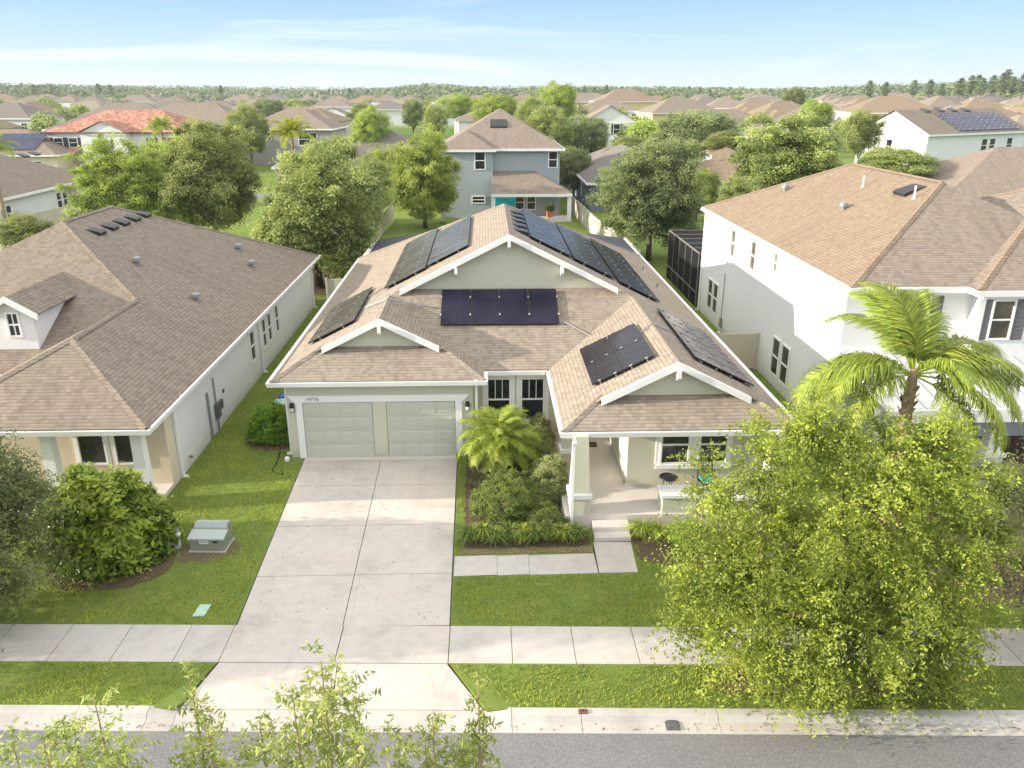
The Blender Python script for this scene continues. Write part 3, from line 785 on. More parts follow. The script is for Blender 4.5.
# house number: figures on the surround
fc = bpy.data.curves.new('house_number', 'FONT'); fc.body = '14776'; fc.size = .17; fc.extrude = .006; fc.align_x = 'CENTER'; fc.space_character = 1.15
tmp = bpy.data.objects.new('tmp', fc); col.objects.link(tmp); bpy.context.view_layer.update()
dg = bpy.context.evaluated_depsgraph_get(); tme = bpy.data.meshes.new_from_object(tmp.evaluated_get(dg)); bpy.data.objects.remove(tmp)
tme.materials.clear(); tme.materials.append(M['iron'])
num = link_mesh(tme, 'house_number', house); num.location = V((-6.25, GYW - .08, 2.255)) - V(HO); num.rotation_euler = (R(90), 0, 0)
def wall_light(x, z):
    mb = MB(HO); y = GYW
    mb.box(x - .06, y - .03, z - .12, x + .06, y - .002, z + .16); mb.box(x - .02, y - .14, z + .12, x + .02, y - .031, z + .15)
    mb.tube([(x, y - .13, z + .02), (x, y - .13, z + .14), (x, y - .13, z + .19)], [.085, .085, .02], 8); mb.tube([(x, y - .13, z - .15), (x, y - .13, z - .12)], [.05, .08], 8)
    o = mb.build('wall_light', 'black', house)
    mb = MB(HO); mb.tube([(x, y - .13, z - .119), (x, y - .13, z + .019)], [.06, .07], 8); mb.build('lamp_glass', 'lamp_glass', o)
wall_light(-6.98, 2.0); wall_light(-.72, 1.98)
mb = MB(HO); mb.tube([(-6.62, GYW - .002, 2.85), (-6.62, GYW - .09, 2.85)], [.05, .035], 8); mb.build('camera_dome', 'black', house)
# bay window on the recessed wall
for xc in (.42, 1.68):
    fr = window(house, (xc, 27.85, 1.8), (1, 0, 0), (0, -1, 0), .92, 1.72, HO, cols=1, sill=True, surround=.14)
    for k in (1, 2):
        mb = MB(HO); mb.box(xc - .39 + .26 * k - .012, 27.8, 1.84, xc - .39 + .26 * k + .012, 27.832, 2.58); mb.build('muntin', 'white', fr)
# porch
mb = MB(HO); mb.prism([(2.32, 21.45), (9.0, 21.45), (9.0, 23.29), (4.49, 23.29), (4.49, 29.09), (2.66, 29.09), (2.66, 27.84), (2.32, 27.84)], 0, .45)
mb.build('porch_floor', 'porch_floor', house, bevel=.015)
mb = MB(HO); mb.box(3.16, 21.0, 0, 4.26, 21.44, .3); mb.box(3.14, 20.66, 0, 4.24, 20.998, .15); mb.build('step', 'porch_floor', house, bevel=.015)
def porch_column(x, y, w=.62, full=True):
    mb = MB(HO); mb.box(x - w / 2, y - w / 2, 0, x + w / 2, y + w / 2, 1.0); 
    if full: mb.box(x - w / 2 + .02, y - w / 2 + .02, 1.16, x + w / 2 - .02, y + w / 2 - .02, Ez - .06, top=.72)
    c = mb.build('column', 'sage', house, bevel=.012)
    mb = MB(HO); mb.box(x - w / 2 - .05, y - w / 2 - .05, 1.001, x + w / 2 + .05, y + w / 2 + .05, 1.159); mb.build('capital', 'white', c, bevel=.012)
porch_column(2.78, 21.78); porch_column(2.72, 24.95, .45); porch_column(8.75, 21.8)
mb = MB(HO); mb.box(5.3, 21.5, 0, 6.35, 22.1, .98); mb.box(6.352, 21.62, 0, 8.42, 21.98, .8); pw = mb.build('porch_wall', 'sage', house, bevel=.01)
mb = MB(HO); mb.box(5.24, 21.44, .981, 6.42, 22.16, 1.1); mb.box(6.422, 21.56, .801, 8.42, 22.04, .9); mb.build('wall_cap', 'white', pw, bevel=.012)
for xc in (6.02, 7.26): window(house, (xc, 23.3, 1.95), (1, 0, 0), (0, -1, 0), .98, 1.4, HO, surround=.13, sill=True)
mb = MB(HO); mb.box(3.1, 29.04, .451, 4.05, 29.098, 2.55); dr_ = mb.build('front_door', 'door_wood', house)
mb = MB(HO); mb.tube([(3.98, 29.03, 1.45), (3.98, 28.97, 1.45)], .035, 8); mb.build('handle', 'rail', dr_)
mb = MB(HO)
for x0, x1 in ((2.98, 3.098), (4.052, 4.17)): mb.box(x0, 29.02, .451, x1, 29.098, 2.55)
mb.build('door_frame', 'white', house)
window(house, (2.65, 28.4, 1.8), (0, 1, 0), (1, 0, 0), .5, 1.4, HO)
downspout(house, -.4, 26.8, Ez, HO, (0, -1, 0), False); downspout(house, -7.16, 27.05, Ez, HO, (-1, 0, 0))
downspout(house, 2.52, 21.45, Ez, HO, (0, -1, 0), False)
# solar arrays
def pl_left(c):
    n = V((-.5, 0, 1)).normalized(); return V((c[0], c[1], zL(c[0]))), V((0, 1, 0)), V((1, 0, .5)).normalized(), n
def pl_right(c):
    n = V((.5, 0, 1)).normalized(); return V((c[0], c[1], zR(c[0]))), V((0, 1, 0)), V((-1, 0, .5)).normalized(), n
def pl_front(c):
    n = V((0, -.5, 1)).normalized(); return V((c[0], c[1], zF(c[1]))), V((1, 0, 0)), V((0, 1, .5)).normalized(), n
zPL = lambda x: Ez + Pt * (x - pL)
def pl_porch(c):
    n = V((-.5, 0, 1)).normalized(); return V((c[0], c[1], zPL(c[0]))), V((0, 1, 0)), V((1, 0, .5)).normalized(), n
solar(house, HO, pl_left, 1, (-4.2, 32.75), 10, 1, 1.02, 1.95, 'solar_grey')
solar(house, HO, pl_left, 1, (-2.42, 32.95), 8, 1, 1.02, 1.95, 'solar_grey')
solar(house, HO, pl_left, 1, (-6.75, 29.25), 5, 1, 1.1, 2.02, 'solar_grey')
solar(house, HO, pl_front, 1, (-1.77, 29.5), 4, 1, 1.14, 2.05, 'solar_blue')
solar(house, HO, pl_porch, 1, (3.4, 23.95), 2, 2, 1.85, 1.1, 'solar')
solar(house, HO, pl_right, 1, (8.72, 24.35), 6, 2, 1.03, 1.14, 'solar')
solar(house, HO, pl_right, 1, (3.55, 32.95), 8, 1, 1.03, 1.98, 'solar')
solar(house, HO, pl_right, 1, (5.38, 32.85), 9, 1, 1.03, 1.98, 'solar')
solar(house, HO, pl_right, 1, (7.28, 32.65), 10, 1, 1.03, 1.98, 'solar')
nR = V((.5, 0, 1))
for y in (33.6, 34.9, 36.2, 37.5, 38.8):
    mb = MB(HO); vent_box(mb, (1.45, y, zR(1.45)), nR, .62); mb.build('roof_vent', 'black', roof)
for x, y in ((8.2, 37.3), (8.3, 41.5)):
    mb = MB(HO); vent_pipe(mb, (x, y, zR(x)), .25); mb.build('vent_pipe', 'galv', roof)
mb = MB(HO); mb.tube([(3.0, 29.6, zF(29.6) + .06), (4.3, 28.6, zF(28.6) + .06), (4.2, 27.5, zPL(4.2) + .06)], .025, 6); mb.build('conduit', 'galv', house)
mb = MB(HO); mb.tube([(5.35, 26.6, zPL(5.35) + .06), (5.8, 26.9, zp + .06), (6.6, 27.2, zR(6.6) + .06)], .025, 6); mb.build('conduit', 'galv', house)
mb = MB(HO); mb.tube([(-4.8, 31.0, zL(-4.8) + .06), (-3.85, 30.4, zg + .08), (-1.9, 30.4, zF(30.4) + .06)], .025, 6); mb.build('conduit', 'galv', house)
mb = MB(HO); mb.tube([(-4.95, 33.0, zL(-4.95) + .06), (-4.3, 33.4, zL(-4.3) + .06)], .025, 6); mb.build('conduit', 'galv', house)

# ------------------------------------------------------------------ grey bungalow on the left
HL = (-18.5, 36, 0)
lh = empty('bungalow_house', HL, 0, 'pale grey single-storey bungalow with a dormer and row of black roof vents', 'house')
lx0, lx1 = -26.75, -10.25
rf = MB(HL)
z5 = lambda x: 3.1 + .5 * (lx1 - x)
C_ = (-13.8, 31.2, z5(-13.8)); B_ = (-13.8, 25.97, z5(-13.8)); ymf = 27.65
A_ = (lx1, 22.42, 3.1); D_ = (-18.5, 35.9, z5(-18.5)); E_ = (-18.5, 40.75, z5(-18.5))
rf.poly([A_, (lx1, 49, 3.1), E_, D_, C_, B_])                               # right plane
rf.poly([(lx1 - 7.1, 22.42, 3.1), A_, B_])                                   # front hip of the wing
rf.poly([(lx1 - 7.1, 22.42, 3.1), B_, C_, (lx1 - 7.1, ymf, 3.1)])            # left plane of the wing
rf.poly([(lx0, ymf, 3.1), (lx1 - 7.1, ymf, 3.1), C_, D_])                    # main front plane
rf.poly([(lx0, 49, 3.1), (lx0, ymf, 3.1), D_, E_]); rf.poly([(lx1, 49, 3.1), (lx0, 49, 3.1), E_])
ridge_caps(rf, [(A_, B_), (B_, C_), (C_, D_), (D_, E_), (E_, (lx1, 49, 3.1)), ((lx1 - 7.1, 22.42, 3.1), B_)], .15)
rf.poly([(lx1, 22.42, 3.07), (lx1 - 7.1, 22.42, 3.07), (lx1 - 7.1, ymf, 3.07), (lx0, ymf, 3.07), (lx0, 49, 3.07), (lx1, 49, 3.07)], 1)
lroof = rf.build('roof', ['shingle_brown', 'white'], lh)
gutter(lh, [(lx1, 49, 3.1), (lx0, 49, 3.1), (lx0, ymf, 3.1), (lx1 - 7.1, ymf, 3.1), (lx1 - 7.1, 22.42, 3.1), (lx1, 22.42, 3.1)], HL, True)
wl = MB(HL); wl.prism([(-10.65, 25.2), (-10.65, 48.6), (-26.3, 48.6), (-26.3, 28.1), (-16.9, 28.1), (-16.9, 25.2)], 0, 3.06); wl.build('wall', 'grey_wall', lh)
wl = MB(HL); wl.box(-16.85, 24.6, 0, -10.655, 25.198, 3.055); wl.build('porch_wall', 'cream', lh)
for xc, ww in ((-13.12, .95), (-12.02, .78)): window(lh, (xc, 24.6, 1.75), (1, 0, 0), (0, -1, 0), ww, 1.7, HL, surround=.1, rail=False)
for x in (-13.6, -10.85, -16.6):
    mb = MB(HL); mb.box(x - .19, 22.85, .15, x + .19, 23.23, 3.05, top=.9); mb.build('column', 'white', lh, bevel=.01)
mb = MB(HL); mb.box(-16.9, 22.7, 0, -10.66, 24.598, .15); mb.build('porch_floor', 'porch_floor', lh)
for yc in (34.95, 37.0, 38.0, 39.5): window(lh, (-10.65, yc, 1.75), (0, 1, 0), (1, 0, 0), .68 if yc != 34.95 else .75, 1.45, HL)
downspout(lh, -10.65, 25.3, 3.1, HL, (1, 0, 0)); downspout(lh, -10.65, 36.2, 3.1, HL, (1, 0, 0)); downspout(lh, -10.65, 48.2, 3.1, HL, (1, 0, 0))
for bx in ((29.25, .55, -10.5, 29.6, 1.15), (29.8, .75, -10.53, 30.05, 1.1), (30.4, 1.2, -10.6, 30.55, 1.35)):
    mb = MB(HL); mb.box(-10.648, bx[0], bx[1], bx[2], bx[3], bx[4]); mb.build('meter_box', 'iron', lh, bevel=.01)
for cq in ((28.6, .05, 1.9, .045), (29.42, 1.152, 2.2, .03), (29.42, 0, .548, .03)):
    mb = MB(HL); mb.tube([(-10.6, cq[0], cq[1]), (-10.6, cq[0], cq[2])], cq[3], 6); mb.build('conduit', 'galv', lh)
mb = MB(HL); mb.tube([(-10.648, 26.2, .4), (-10.56, 26.2, .4), (-10.54, 26.2, .33)], .03, 6); mb.build('tap', 'iron', lh)
nl = V((.5, 0, 1))
for i in range(5):
    y = 36.5 + 1.3 * i; mb = MB(HL); vent_box(mb, (-17.4, y, z5(-17.4)), nl, .62); mb.build('roof_vent', 'black', lroof)
for x, y in ((-15.1, 34.9), (-12.4, 33.8), (-13.2, 43.1), (-12.1, 41.4)):
    mb = MB(HL); vent_cap(mb, (x, y, z5(x) - .05)); mb.build('vent_pipe', 'galv', lroof)
# dormer on the front slope
dx, dy = -17.25, 28.75; dhw, dz = .72, 5.15
dm_ = MB(HL); zf = lambda y: 3.1 + .5 * (y - ymf)
dm_.prism([(dx - dhw, dy), (dx + dhw, dy), (dx + dhw, 33.2), (dx - dhw, 33.2)], 3.3, dz - .05)
dm_.extr([(dx - dhw, dy, dz - .05), (dx + dhw, dy, dz - .05), (dx, dy, dz + .42)], (0, .2, 0))
dorm = dm_.build('dormer', 'white_wall', lh)
mb = MB(HL); zt = dz + .5
for s_ in (-1, 1):
    q = [(dx, dy - .35, zt + .03), (dx + s_ * 1.05, dy - .35, zt - .62), (dx + s_ * 1.05, 32.0, zt - .62), (dx, 33.6, zt + .03)]
    mb.poly(q if s_ < 0 else q[::-1])
    mb.poly([V(p) - V((0, 0, .03)) for p in (q[::-1] if s_ < 0 else q)])
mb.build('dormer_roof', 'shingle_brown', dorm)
mb = MB(HL); mb.extr([(dx - 1.06, dy - .36, zt - .6), (dx, dy - .36, zt + .06), (dx + 1.06, dy - .36, zt - .6), (dx + 1.06, dy - .36, zt - .8), (dx, dy - .36, zt - .15), (dx - 1.06, dy - .36, zt - .8)][::-1], (0, .1, 0)); mb.build('rake_board', 'white', dorm)
window(lh, (dx, dy, 4.6), (1, 0, 0), (0, -1, 0), .5, .95, HL, cols=2)

# ------------------------------------------------------------------ white two-storey house on the right
HR = (19, 36, 0)
rh = empty('two_storey_house', HR, 0, 'white two-storey house with light brown roof and metal-roofed front porch', 'house')
rz = 6.1; rx0, rx1 = 12.87, 24.75
rf = MB(HR)
fm, _ = hip(rx0, 27.2, rx1, 47.6, rz, .5)
for q in fm: rf.poly(q, 0 if q is fm[0] else 1)
fb, zrb = hip(17.1, 26.6, 33, 39.3, rz + .02, .46)
for i, q in enumerate(fb): rf.poly(q, 1)
ridge_caps(rf, [((rx0, 27.2, rz), (18.81, 33.14, 9.07)), ((18.81, 33.14, 9.07), (18.81, 41.66, 9.07)), ((18.81, 41.66, 9.07), (rx0, 47.6, rz)), ((17.1, 26.6, rz + .02), (23.45, 32.95, zrb)), ((23.45, 32.95, zrb), (26.65, 32.95, zrb)), ((23.45, 32.95, zrb), (17.1, 39.3, rz + .02))], .14)
rf.poly([(rx0, 27.2, rz - .03), (rx0, 47.6, rz - .03), (rx1, 47.6, rz - .03), (rx1, 26.6, rz - .03), (17.1, 26.6, rz - .03), (17.1, 27.2, rz - .03)], 2)
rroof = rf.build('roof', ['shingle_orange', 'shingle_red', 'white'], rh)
gutter(rh, [(rx1, 47.6, rz), (rx0, 47.6, rz), (rx0, 27.2, rz), (17.1, 27.2, rz), (17.1, 26.6, rz), (33, 26.6, rz)], HR, False, prof=[(-.02, -.2), (.07, -.2), (.09, .0), (-.02, .0)])
wl = MB(HR); wl.prism([(12.95, 27.6), (17.5, 27.6), (17.5, 27.0), (30, 27.0), (30, 38), (24.4, 38), (24.4, 47.2), (12.95, 47.2)], 0, rz - .05); wl.build('wall', 'white_wall', rh)
mb = MB(HR); mb.box(12.94, 27.5, 5.72, 17.48, 27.598, rz - .06); mb.box(17.49, 26.9, 5.72, 30, 26.998, rz - .06); mb.box(12.94, 27.5, 3.5, 17.48, 27.598, 3.7); mb.box(17.42, 26.93, 3.45, 17.64, 26.998, 5.718); mb.build('trim_band', 'white', rh)
for yc, zc, w, h in ((41.3, 5.1, .95, 1.45), (38.0, 5.1, .95, 1.45), (34.9, 5.4, .62, .95)): window(rh, (12.95, yc, zc), (0, 1, 0), (-1, 0, 0), w * .8, h, HR, glass='glass_pale')
for yc, zc in ((44.75, 1.55), (43.65, 1.55), (33.65, 1.4), (32.5, 1.4)): window(rh, (12.95, yc, zc), (0, 1, 0), (-1, 0, 0), .95, 1.75, HR)
window(rh, (18.35, 27.0, 4.95), (1, 0, 0), (0, -1, 0), .85, 1.5, HR, glass='glass_pale')
window(rh, (15.6, 27.6, 4.95), (1, 0, 0), (0, -1, 0), .85, 1.5, HR)
def shutter(xc, y, z):
    mb = MB(HR); mb.box(xc - .21, y - .04, z - .75, xc + .21, y - .002, z + .75)
    for k in range(9): mb.box(xc - .16, y - .055, z - .68 + k * .155, xc + .16, y - .041, z - .6 + k * .155)
    mb.build('shutter', 'shutter', rh)
for xc, y in ((17.68, 27.0), (19.02, 27.0), (14.93, 27.6), (16.27, 27.6)): shutter(xc, y, 4.95)
# standing-seam porch roof
mb = MB(HR); py0, py1, pz0, pz1 = 23.45, 27.5, 2.95, 3.62
mb.poly([(12.8, py0, pz0), (30, py0, pz0), (30, py1, pz1), (12.8, py1, pz1)]); mb.poly([(12.8, py1, pz1 - .05), (30, py1, pz1 - .05), (30, py0, pz0 - .05), (12.8, py0, pz0 - .05)])
sl = V((0, py1 - py0, pz1 - pz0)); un = V((0, -sl.z, sl.y)).normalized()
for i in range(28):
    x = 12.85 + .62 * i; mb.obox(V((x, (py0 + py1) / 2, (pz0 + pz1) / 2)) + un * .015, (1, 0, 0), un, sl, .009, .022, sl.length / 2)
mb.build('porch_roof', 'metal_roof', rh)
mb = MB(HR); mb.box(12.8, 23.34, 2.55, 30, 23.449, 2.98); mb.box(12.82, 23.75, 2.45, 30, 24.15, 2.8); mb.build('porch_beam', 'white', rh)
for x in (13.1, 16.85, 20.6):
    mb = MB(HR); mb.box(x - .32, 23.62, 0, x + .32, 24.26, 1.15); mb.box(x - .23, 23.71, 1.29, x + .23, 24.17, 2.449, top=.8); c = mb.build('column', 'white', rh, bevel=.012)
    mb = MB(HR); mb.box(x - .38, 23.56, 1.151, x + .38, 24.32, 1.289); mb.build('capital', 'white', c, bevel=.012)
mb = MB(HR); mb.box(12.9, 23.4, 0, 23, 26.99, .4); mb.box(17.5, 22.6, 0, 19.6, 23.0, .13); mb.box(17.5, 23.002, 0, 19.6, 23.398, .27); mb.build('porch_floor', 'brown_floor', rh, bevel=.01)
mb = MB(HR); mb.box(12.9, 23.33, .2, 17.4, 23.398, .41); mb.box(19.7, 23.33, .2, 23, 23.398, .41); mb.build('porch_edge', 'white', rh)
mb = MB(HR); mb.box(16.35, 26.93, .41, 17.3, 26.998, 2.5); d_ = mb.build('front_door', 'door_wood', rh); 
mb = MB(HR); mb.box(17.49, 26.6, .41, 17.6, 26.999, 2.55); mb.build('door_frame', 'white', rh)
for xc in (14.4, 15.4): window(rh, (xc, 27.6, 1.65), (1, 0, 0), (0, -1, 0), .85, 1.7, HR)
zr_ = lambda x: rz + .5 * (x - rx0); nr_ = V((-.5, 0, 1))
mb = MB(HR); vent_cap(mb, (15.87, 42.8, zr_(15.87) - .05)); mb.build('vent_pipe', 'galv', rroof)
mb = MB(HR); vent_cap(mb, (15.92, 35.6, zr_(15.92) - .05)); mb.build('vent_pipe', 'galv', rroof)
mb = MB(HR); vent_pipe(mb, (17.5, 37.4, zr_(17.5)), .5, .04); mb.build('vent_pipe', 'white', rroof)
mb = MB(HR); vent_pipe(mb, (17.6, 32.9, zr_(17.6)), .5, .04); mb.build('vent_pipe', 'white', rroof)
mb = MB(HR); vent_box(mb, (17.95, 34.0, zr_(17.95)), nr_, .95); mb.build('roof_vent', 'dark', rroof)
mb = MB(HR); mb.box(12.87, 42.0, .3, 12.948, 42.4, .8); mb.tube([(12.9, 42.2, .8), (12.9, 42.2, 3.3)], .02, 6); mb.build('meter_box', 'galv', rh)
downspout(rh, 12.95, 46.9, rz, HR, (-1, 0, 0))

# screened pool cage behind it
cg_ = empty('pool_cage', (18, 51.5, 0), 0, 'dark screened pool enclosure with pale frame behind the white two-storey house', 'pool enclosure')
O_ = (18, 51.5, 0); cx0, cx1, cy0, cy1, ch = 12.9, 24, 47.7, 56, 3.3
mb = MB(O_)
for i in range(6):
    y = cy0 + (cy1 - cy0) * i / 5; mb.box(cx0 - .03, y - .03, 0, cx0 + .03, y + .03, ch); mb.box(cx0 + .032, y - .03, ch - .06, cx1, y + .03, ch + .06)
for z in (.9, ch + .03): mb.box(cx0 - .035, cy0, z - .04, cx0 + .035, cy1, z + .04)
for x in (15.5, 18.2, 21): mb.box(x - .03, cy1 - .035, 0, x + .03, cy1 + .035, ch - .07)
mb.build('frame', m_plain('bronze_frame', (.2, .18, .155), .6, .08), cg_)
mb = MB(O_); mb.box(cx0 - .006, cy0, .02, cx0 + .006, cy1, ch - .05); mb.box(cx0 + .05, cy0, ch, cx1, cy1, ch + .012); mb.box(cx0 + .05, cy1 - .006, .02, cx1, cy1 + .006, ch - .05); mb.build('screen', 'screen', cg_)

# fences
def fence(name, pts, h, mat, label, post=.07, step=2.4, cap=True):
    o = empty(name, (*pts[0], 0), 0, label, 'fence'); off = (*pts[0], 0)
    for a, b in zip(pts[:-1], pts[1:]):
        a, b = V((*a, 0)), V((*b, 0)); d = b - a; T = d.normalized(); N = V((-T.y, T.x, 0)); k = max(1, round(d.length / step))
        for i in range(k):
            pn, ps = MB(off), MB(off); p, q = a + d * i / k, a + d * (i + 1) / k; c = (p + q) / 2; l2 = (q - p).length / 2 - post / 2 - .005
            nb = max(2, int(l2 * 2 / .2))
            for j in range(nb):
                pn.obox(p + T * (post / 2 + .006 + (j + .5) * 2 * l2 / nb) + V((0, 0, h / 2)), T, N, (0, 0, 1), l2 / nb - .004, .012, h / 2 - .08)
            for z in (.1, h - .06): pn.obox(c + V((0, 0, z)), T, N, (0, 0, 1), l2, .025, .05)
            if cap:
                ps.obox(p + V((0, 0, h / 2 + .03)), T, N, (0, 0, 1), post / 2, post / 2, h / 2 + .03); ps.obox(p + V((0, 0, h + .085)), T, N, (0, 0, 1), post * .7, post * .7, .022, top=.4); ps.build('post', mat, o)
            pn.build('panel', mat, o)
        ps = MB(off); ps.obox(b + V((0, 0, h / 2 + .03)), T, N, (0, 0, 1), post / 2, post / 2, h / 2 + .03); ps.build('post', mat, o)
    return o
fence('vinyl_fence', [(9.02, 36.0), (12.9, 36.0)], 1.8, 'fence', 'beige fence panel and gate closing the gap beside the white two-storey house', .12)
fence('vinyl_fence', [(11.0, 56.5), (10.9, 62), (9.9, 72), (9.25, 90)], 1.8, 'fence_grey', 'long weathered fence running back beside the blue-grey two-storey house')
fence('vinyl_fence', [(-9.2, 60), (-9.6, 74), (-9.45, 84)], 1.8, 'fence', 'beige fence behind the yellow-green tree left of the blue-grey house')
fence('vinyl_fence', [(-28, 60.5), (-43.2, 66), (-41.3, 82), (-33.5, 82)], 1.8, 'fence', 'beige fence around the yard behind the pale grey bungalow')
fence('vinyl_fence', [(-7.6, 50.5), (-10.2, 50.5)], 1.3, 'pvc', 'short white fence closing the strip of lawn between the two bungalows', .12)

# ------------------------------------------------------------------ yard objects
# transformer box
tb = empty('transformer_box', (-8.2, 20.85, 0), R(-3), 'grey-green utility transformer box standing on the left lawn', 'utility box')
mb = MB()
mb.extr([(-.5, -.36, .0), (-.5, .36, .0), (-.5, .36, .6), (-.5, .16, .66), (-.5, -.0, .5), (-.5, -.36, .42)][::-1], (1.0, 0, 0)); mb.build('body', 'box_green', tb, bevel=.025)
mb = MB(); mb.extr([(-.53, -.4, .40), (-.53, -.4, .45), (-.53, .02, .53), (-.53, .02, .49)], (1.06, 0, 0)); mb.extr([(-.48, .03, .52), (-.48, .16, .69), (-.48, .39, .63), (-.48, .39, .58), (-.48, .15, .63)], (.96, 0, 0)); mb.build('lid', 'box_lid', tb, bevel=.012)
mb = MB(); mb.box(-.2, -.372, .27, .06, -.362, .39); lb = mb.build('sticker', 'label', tb)
mb = MB()
for x in (-.16, -.1, -.03, .02): mb.box(x - .012, -.376, .31, x + .012, -.373, .36)
mb.build('sticker_marks', 'black', lb)
mb = MB(); mb.box(.2, -.385, .31, .32, -.362, .39); mb.build('latch', 'black', tb)
mb = MB(); mb.box(-.54, -.42, .0, .54, .4, .03); mb.build('pad', 'kerb_concrete', tb)
up = empty('utility_pipe', at_z(180, 546), 0, 'thin white utility pipe stub standing beside the big leafy bush', 'pipe')
mb = MB(); mb.tube([(0, 0, 0), (0, 0, .5)], .05, 8); mb.tube([(0, 0, .36), (0, 0, .42)], .075, 8); mb.build('pipe', 'white', up)
mb = MB(); mb.tube([(0, 0, .5), (0, 0, .56)], [.065, .05], 8); mb.build('cap', 'galv', up)
sb = MB(); sb.extr([(-.3, -.14, .008), (-.3, .14, .008), (-.3, .14, .1), (-.3, .09, .04), (-.3, -.09, .04), (-.3, -.14, .1)], (.55, 0, 0)); sb = sb.build('splash_block', 'kerb_concrete', None, bevel=.01)
sb.location = at_z(172, 548); sb.rotation_euler = (0, 0, R(25)); tag(sb, 'grey concrete splash block on the soil beside the leafy bush', 'splash block')
def lid(px, py, w, d, mat, label, cat, name, rz=0, z=.0):
    p = at_z(px, py, z); mb = MB(); mb.box(-w / 2, -d / 2, 0, w / 2, d / 2, .03); 
    mb.box(-w / 2 + .04, -d / 2 + .04, .031, w / 2 - .04, d / 2 - .04, .04)
    for k in range(4): mb.box(-w / 2 + .07, -d / 2 + .07 + k * (d - .14) / 4, .041, w / 2 - .07, -d / 2 + .1 + k * (d - .14) / 4, .046)
    o = mb.build(name, mat, None, bevel=.006); o.location = p; o.rotation_euler = (0, 0, rz); tag(o, label, cat); return o
lid(202, 611, .3, .5, 'teal_lid', 'pale green plastic meter lid set in the left lawn', 'meter lid', 'meter_lid', R(-4))
lid(737, 676, .34, .3, 'rust', 'small rust-brown valve cover in the right grass verge', 'valve cover', 'valve_cover', R(-2))
lid(672, 724, .3, .36, 'iron', 'square grey drain grate set in the pale gutter', 'drain grate', 'drain_grate', R(-2), -.112)
lid(583, 712, .2, .12, 'rust', 'small reddish marker plate on top of the kerb', 'marker', 'marker_plate', 0, .012)
# bins by the garage side wall
def bin_(loc, rz, lidmat, label):
    o = empty('wheelie_bin', loc, rz, label, 'bin', 'bins beside the garage wall'); mb = MB()
    mb.obox((0, 0, .5), (1, 0, 0), (0, 1, 0), (0, 0, -1), .29, .34, .46, top=.8); mb.build('body', 'bin_grey', o, bevel=.03)
    mb = MB(); mb.extr([(-.31, -.38, .97), (-.31, .38, .97), (-.31, .38, 1.03), (-.31, .0, 1.09), (-.31, -.38, 1.02)], (.62, 0, 0)); mb.build('lid', lidmat, o, bevel=.015)
    for s_ in (-1, 1):
        mb = MB(); mb.tube([(s_ * .24, .3, .11), (s_ * .3, .3, .11)], .11, 12); mb.build('wheel', 'black', o)
    mb = MB(); mb.tube([(-.24, .42, 1.0), (.24, .42, 1.0)], .018, 6); mb.build('handle', 'black', o)
bin_((-8.0, 30.6, 0), R(90), 'blue', 'bin with a blue lid beside the garage wall'); bin_((-8.1, 29.75, 0), R(88), 'teal_lid', 'bin with a pale teal lid just behind the garage hedge')
# garden hose
hp = [at_z(x, y, .02) for x, y in ((280, 452), (277, 462), (272, 470), (276, 474), (284, 474), (281, 470))]
mb = MB(); mb.tube(hp, .022, 6); tag(mb.build('garden_hose', 'hose', None, smooth=True), 'dark garden hose lying on the lawn by the garage corner', 'hose')
mb = MB(); mb.tube([(0, 0, 0), (0, 0, .12), (0, 0, .17)], [.09, .09, .03], 10); sp_ = mb.build('cleanout_cap', 'white', None); sp_.location = (-7.3, 26.55, 0); tag(sp_, 'small round white cleanout cap at the garage corner', 'pipe cap')
# porch furniture
def porch_table():
    o = empty('side_table', (5.75, 22.75, .45), 0, 'small round black table on the porch behind the low wall', 'table'); mb = MB()
    n = 20; ring = [(.28 * math.cos(6.283 * i / n), .28 * math.sin(6.283 * i / n), .6) for i in range(n + 1)]
    mb.tube(ring, .025, 6, cap=False); mb.tube([(0, 0, .58), (0, 0, .595)], .265, 20); mb.build('tabletop', 'black', o, smooth=False)
    for k in range(3):
        a = 2.1 * k + .5; mb = MB(); mb.tube([(.2 * math.cos(a), .2 * math.sin(a), .58), (.14 * math.cos(a), .14 * math.sin(a), .3), (.26 * math.cos(a), .26 * math.sin(a), 0)], .015, 6); mb.build('leg', 'black', o)
porch_table()
ch_ = empty('porch_chair', (7.05, 22.85, .45), R(8), 'black porch chair with teal cushion behind the low porch wall', 'chair')
mb = MB(); mb.box(-.26, -.25, .36, .26, .25, .4); mb.build('seat', 'black', ch_, bevel=.01)
mb = MB(); mb.box(-.23, -.23, .401, .23, .22, .5); mb.build('cushion', 'teal_cushion', ch_, bevel=.03)
mb = MB()
for k in range(6): mb.tube([(-.22 + .088 * k, .24, .4), (-.22 + .088 * k, .33, .95)], .012, 6)
mb.tube([(-.26, .24, .4), (-.26, .335, .98), (.26, .335, .98), (.26, .24, .4)], .018, 6); mb.build('backrest', 'black', ch_)
for sx in (-1, 1):
    for sy in (-1, 1):
        mb = MB(); mb.tube([(sx * .23, sy * .22, .36), (sx * .26, sy * .25, 0)], .016, 6); mb.build('leg', 'black', ch_)
mb = MB(); p = at_z(598, 446, .451); mb.box(-.36, -.22, 0, .36, .22, .018); dmt = mb.build('door_mat', 'mat_brown', None, bevel=.006); dmt.location = (3.62, 26.6, .451); tag(dmt, 'brown door mat on the pale porch floor', 'door mat')
pp = empty('plant_pot', (1.75, 27.3, 0), 0, 'terracotta pot standing in the bed under the bay window', 'pot')
mb = MB(); mb.tube([(0, 0, 0), (0, 0, .42), (0, 0, .5)], [.15, .22, .25], 12); mb.build('pot', 'terracotta', pp, smooth=False)

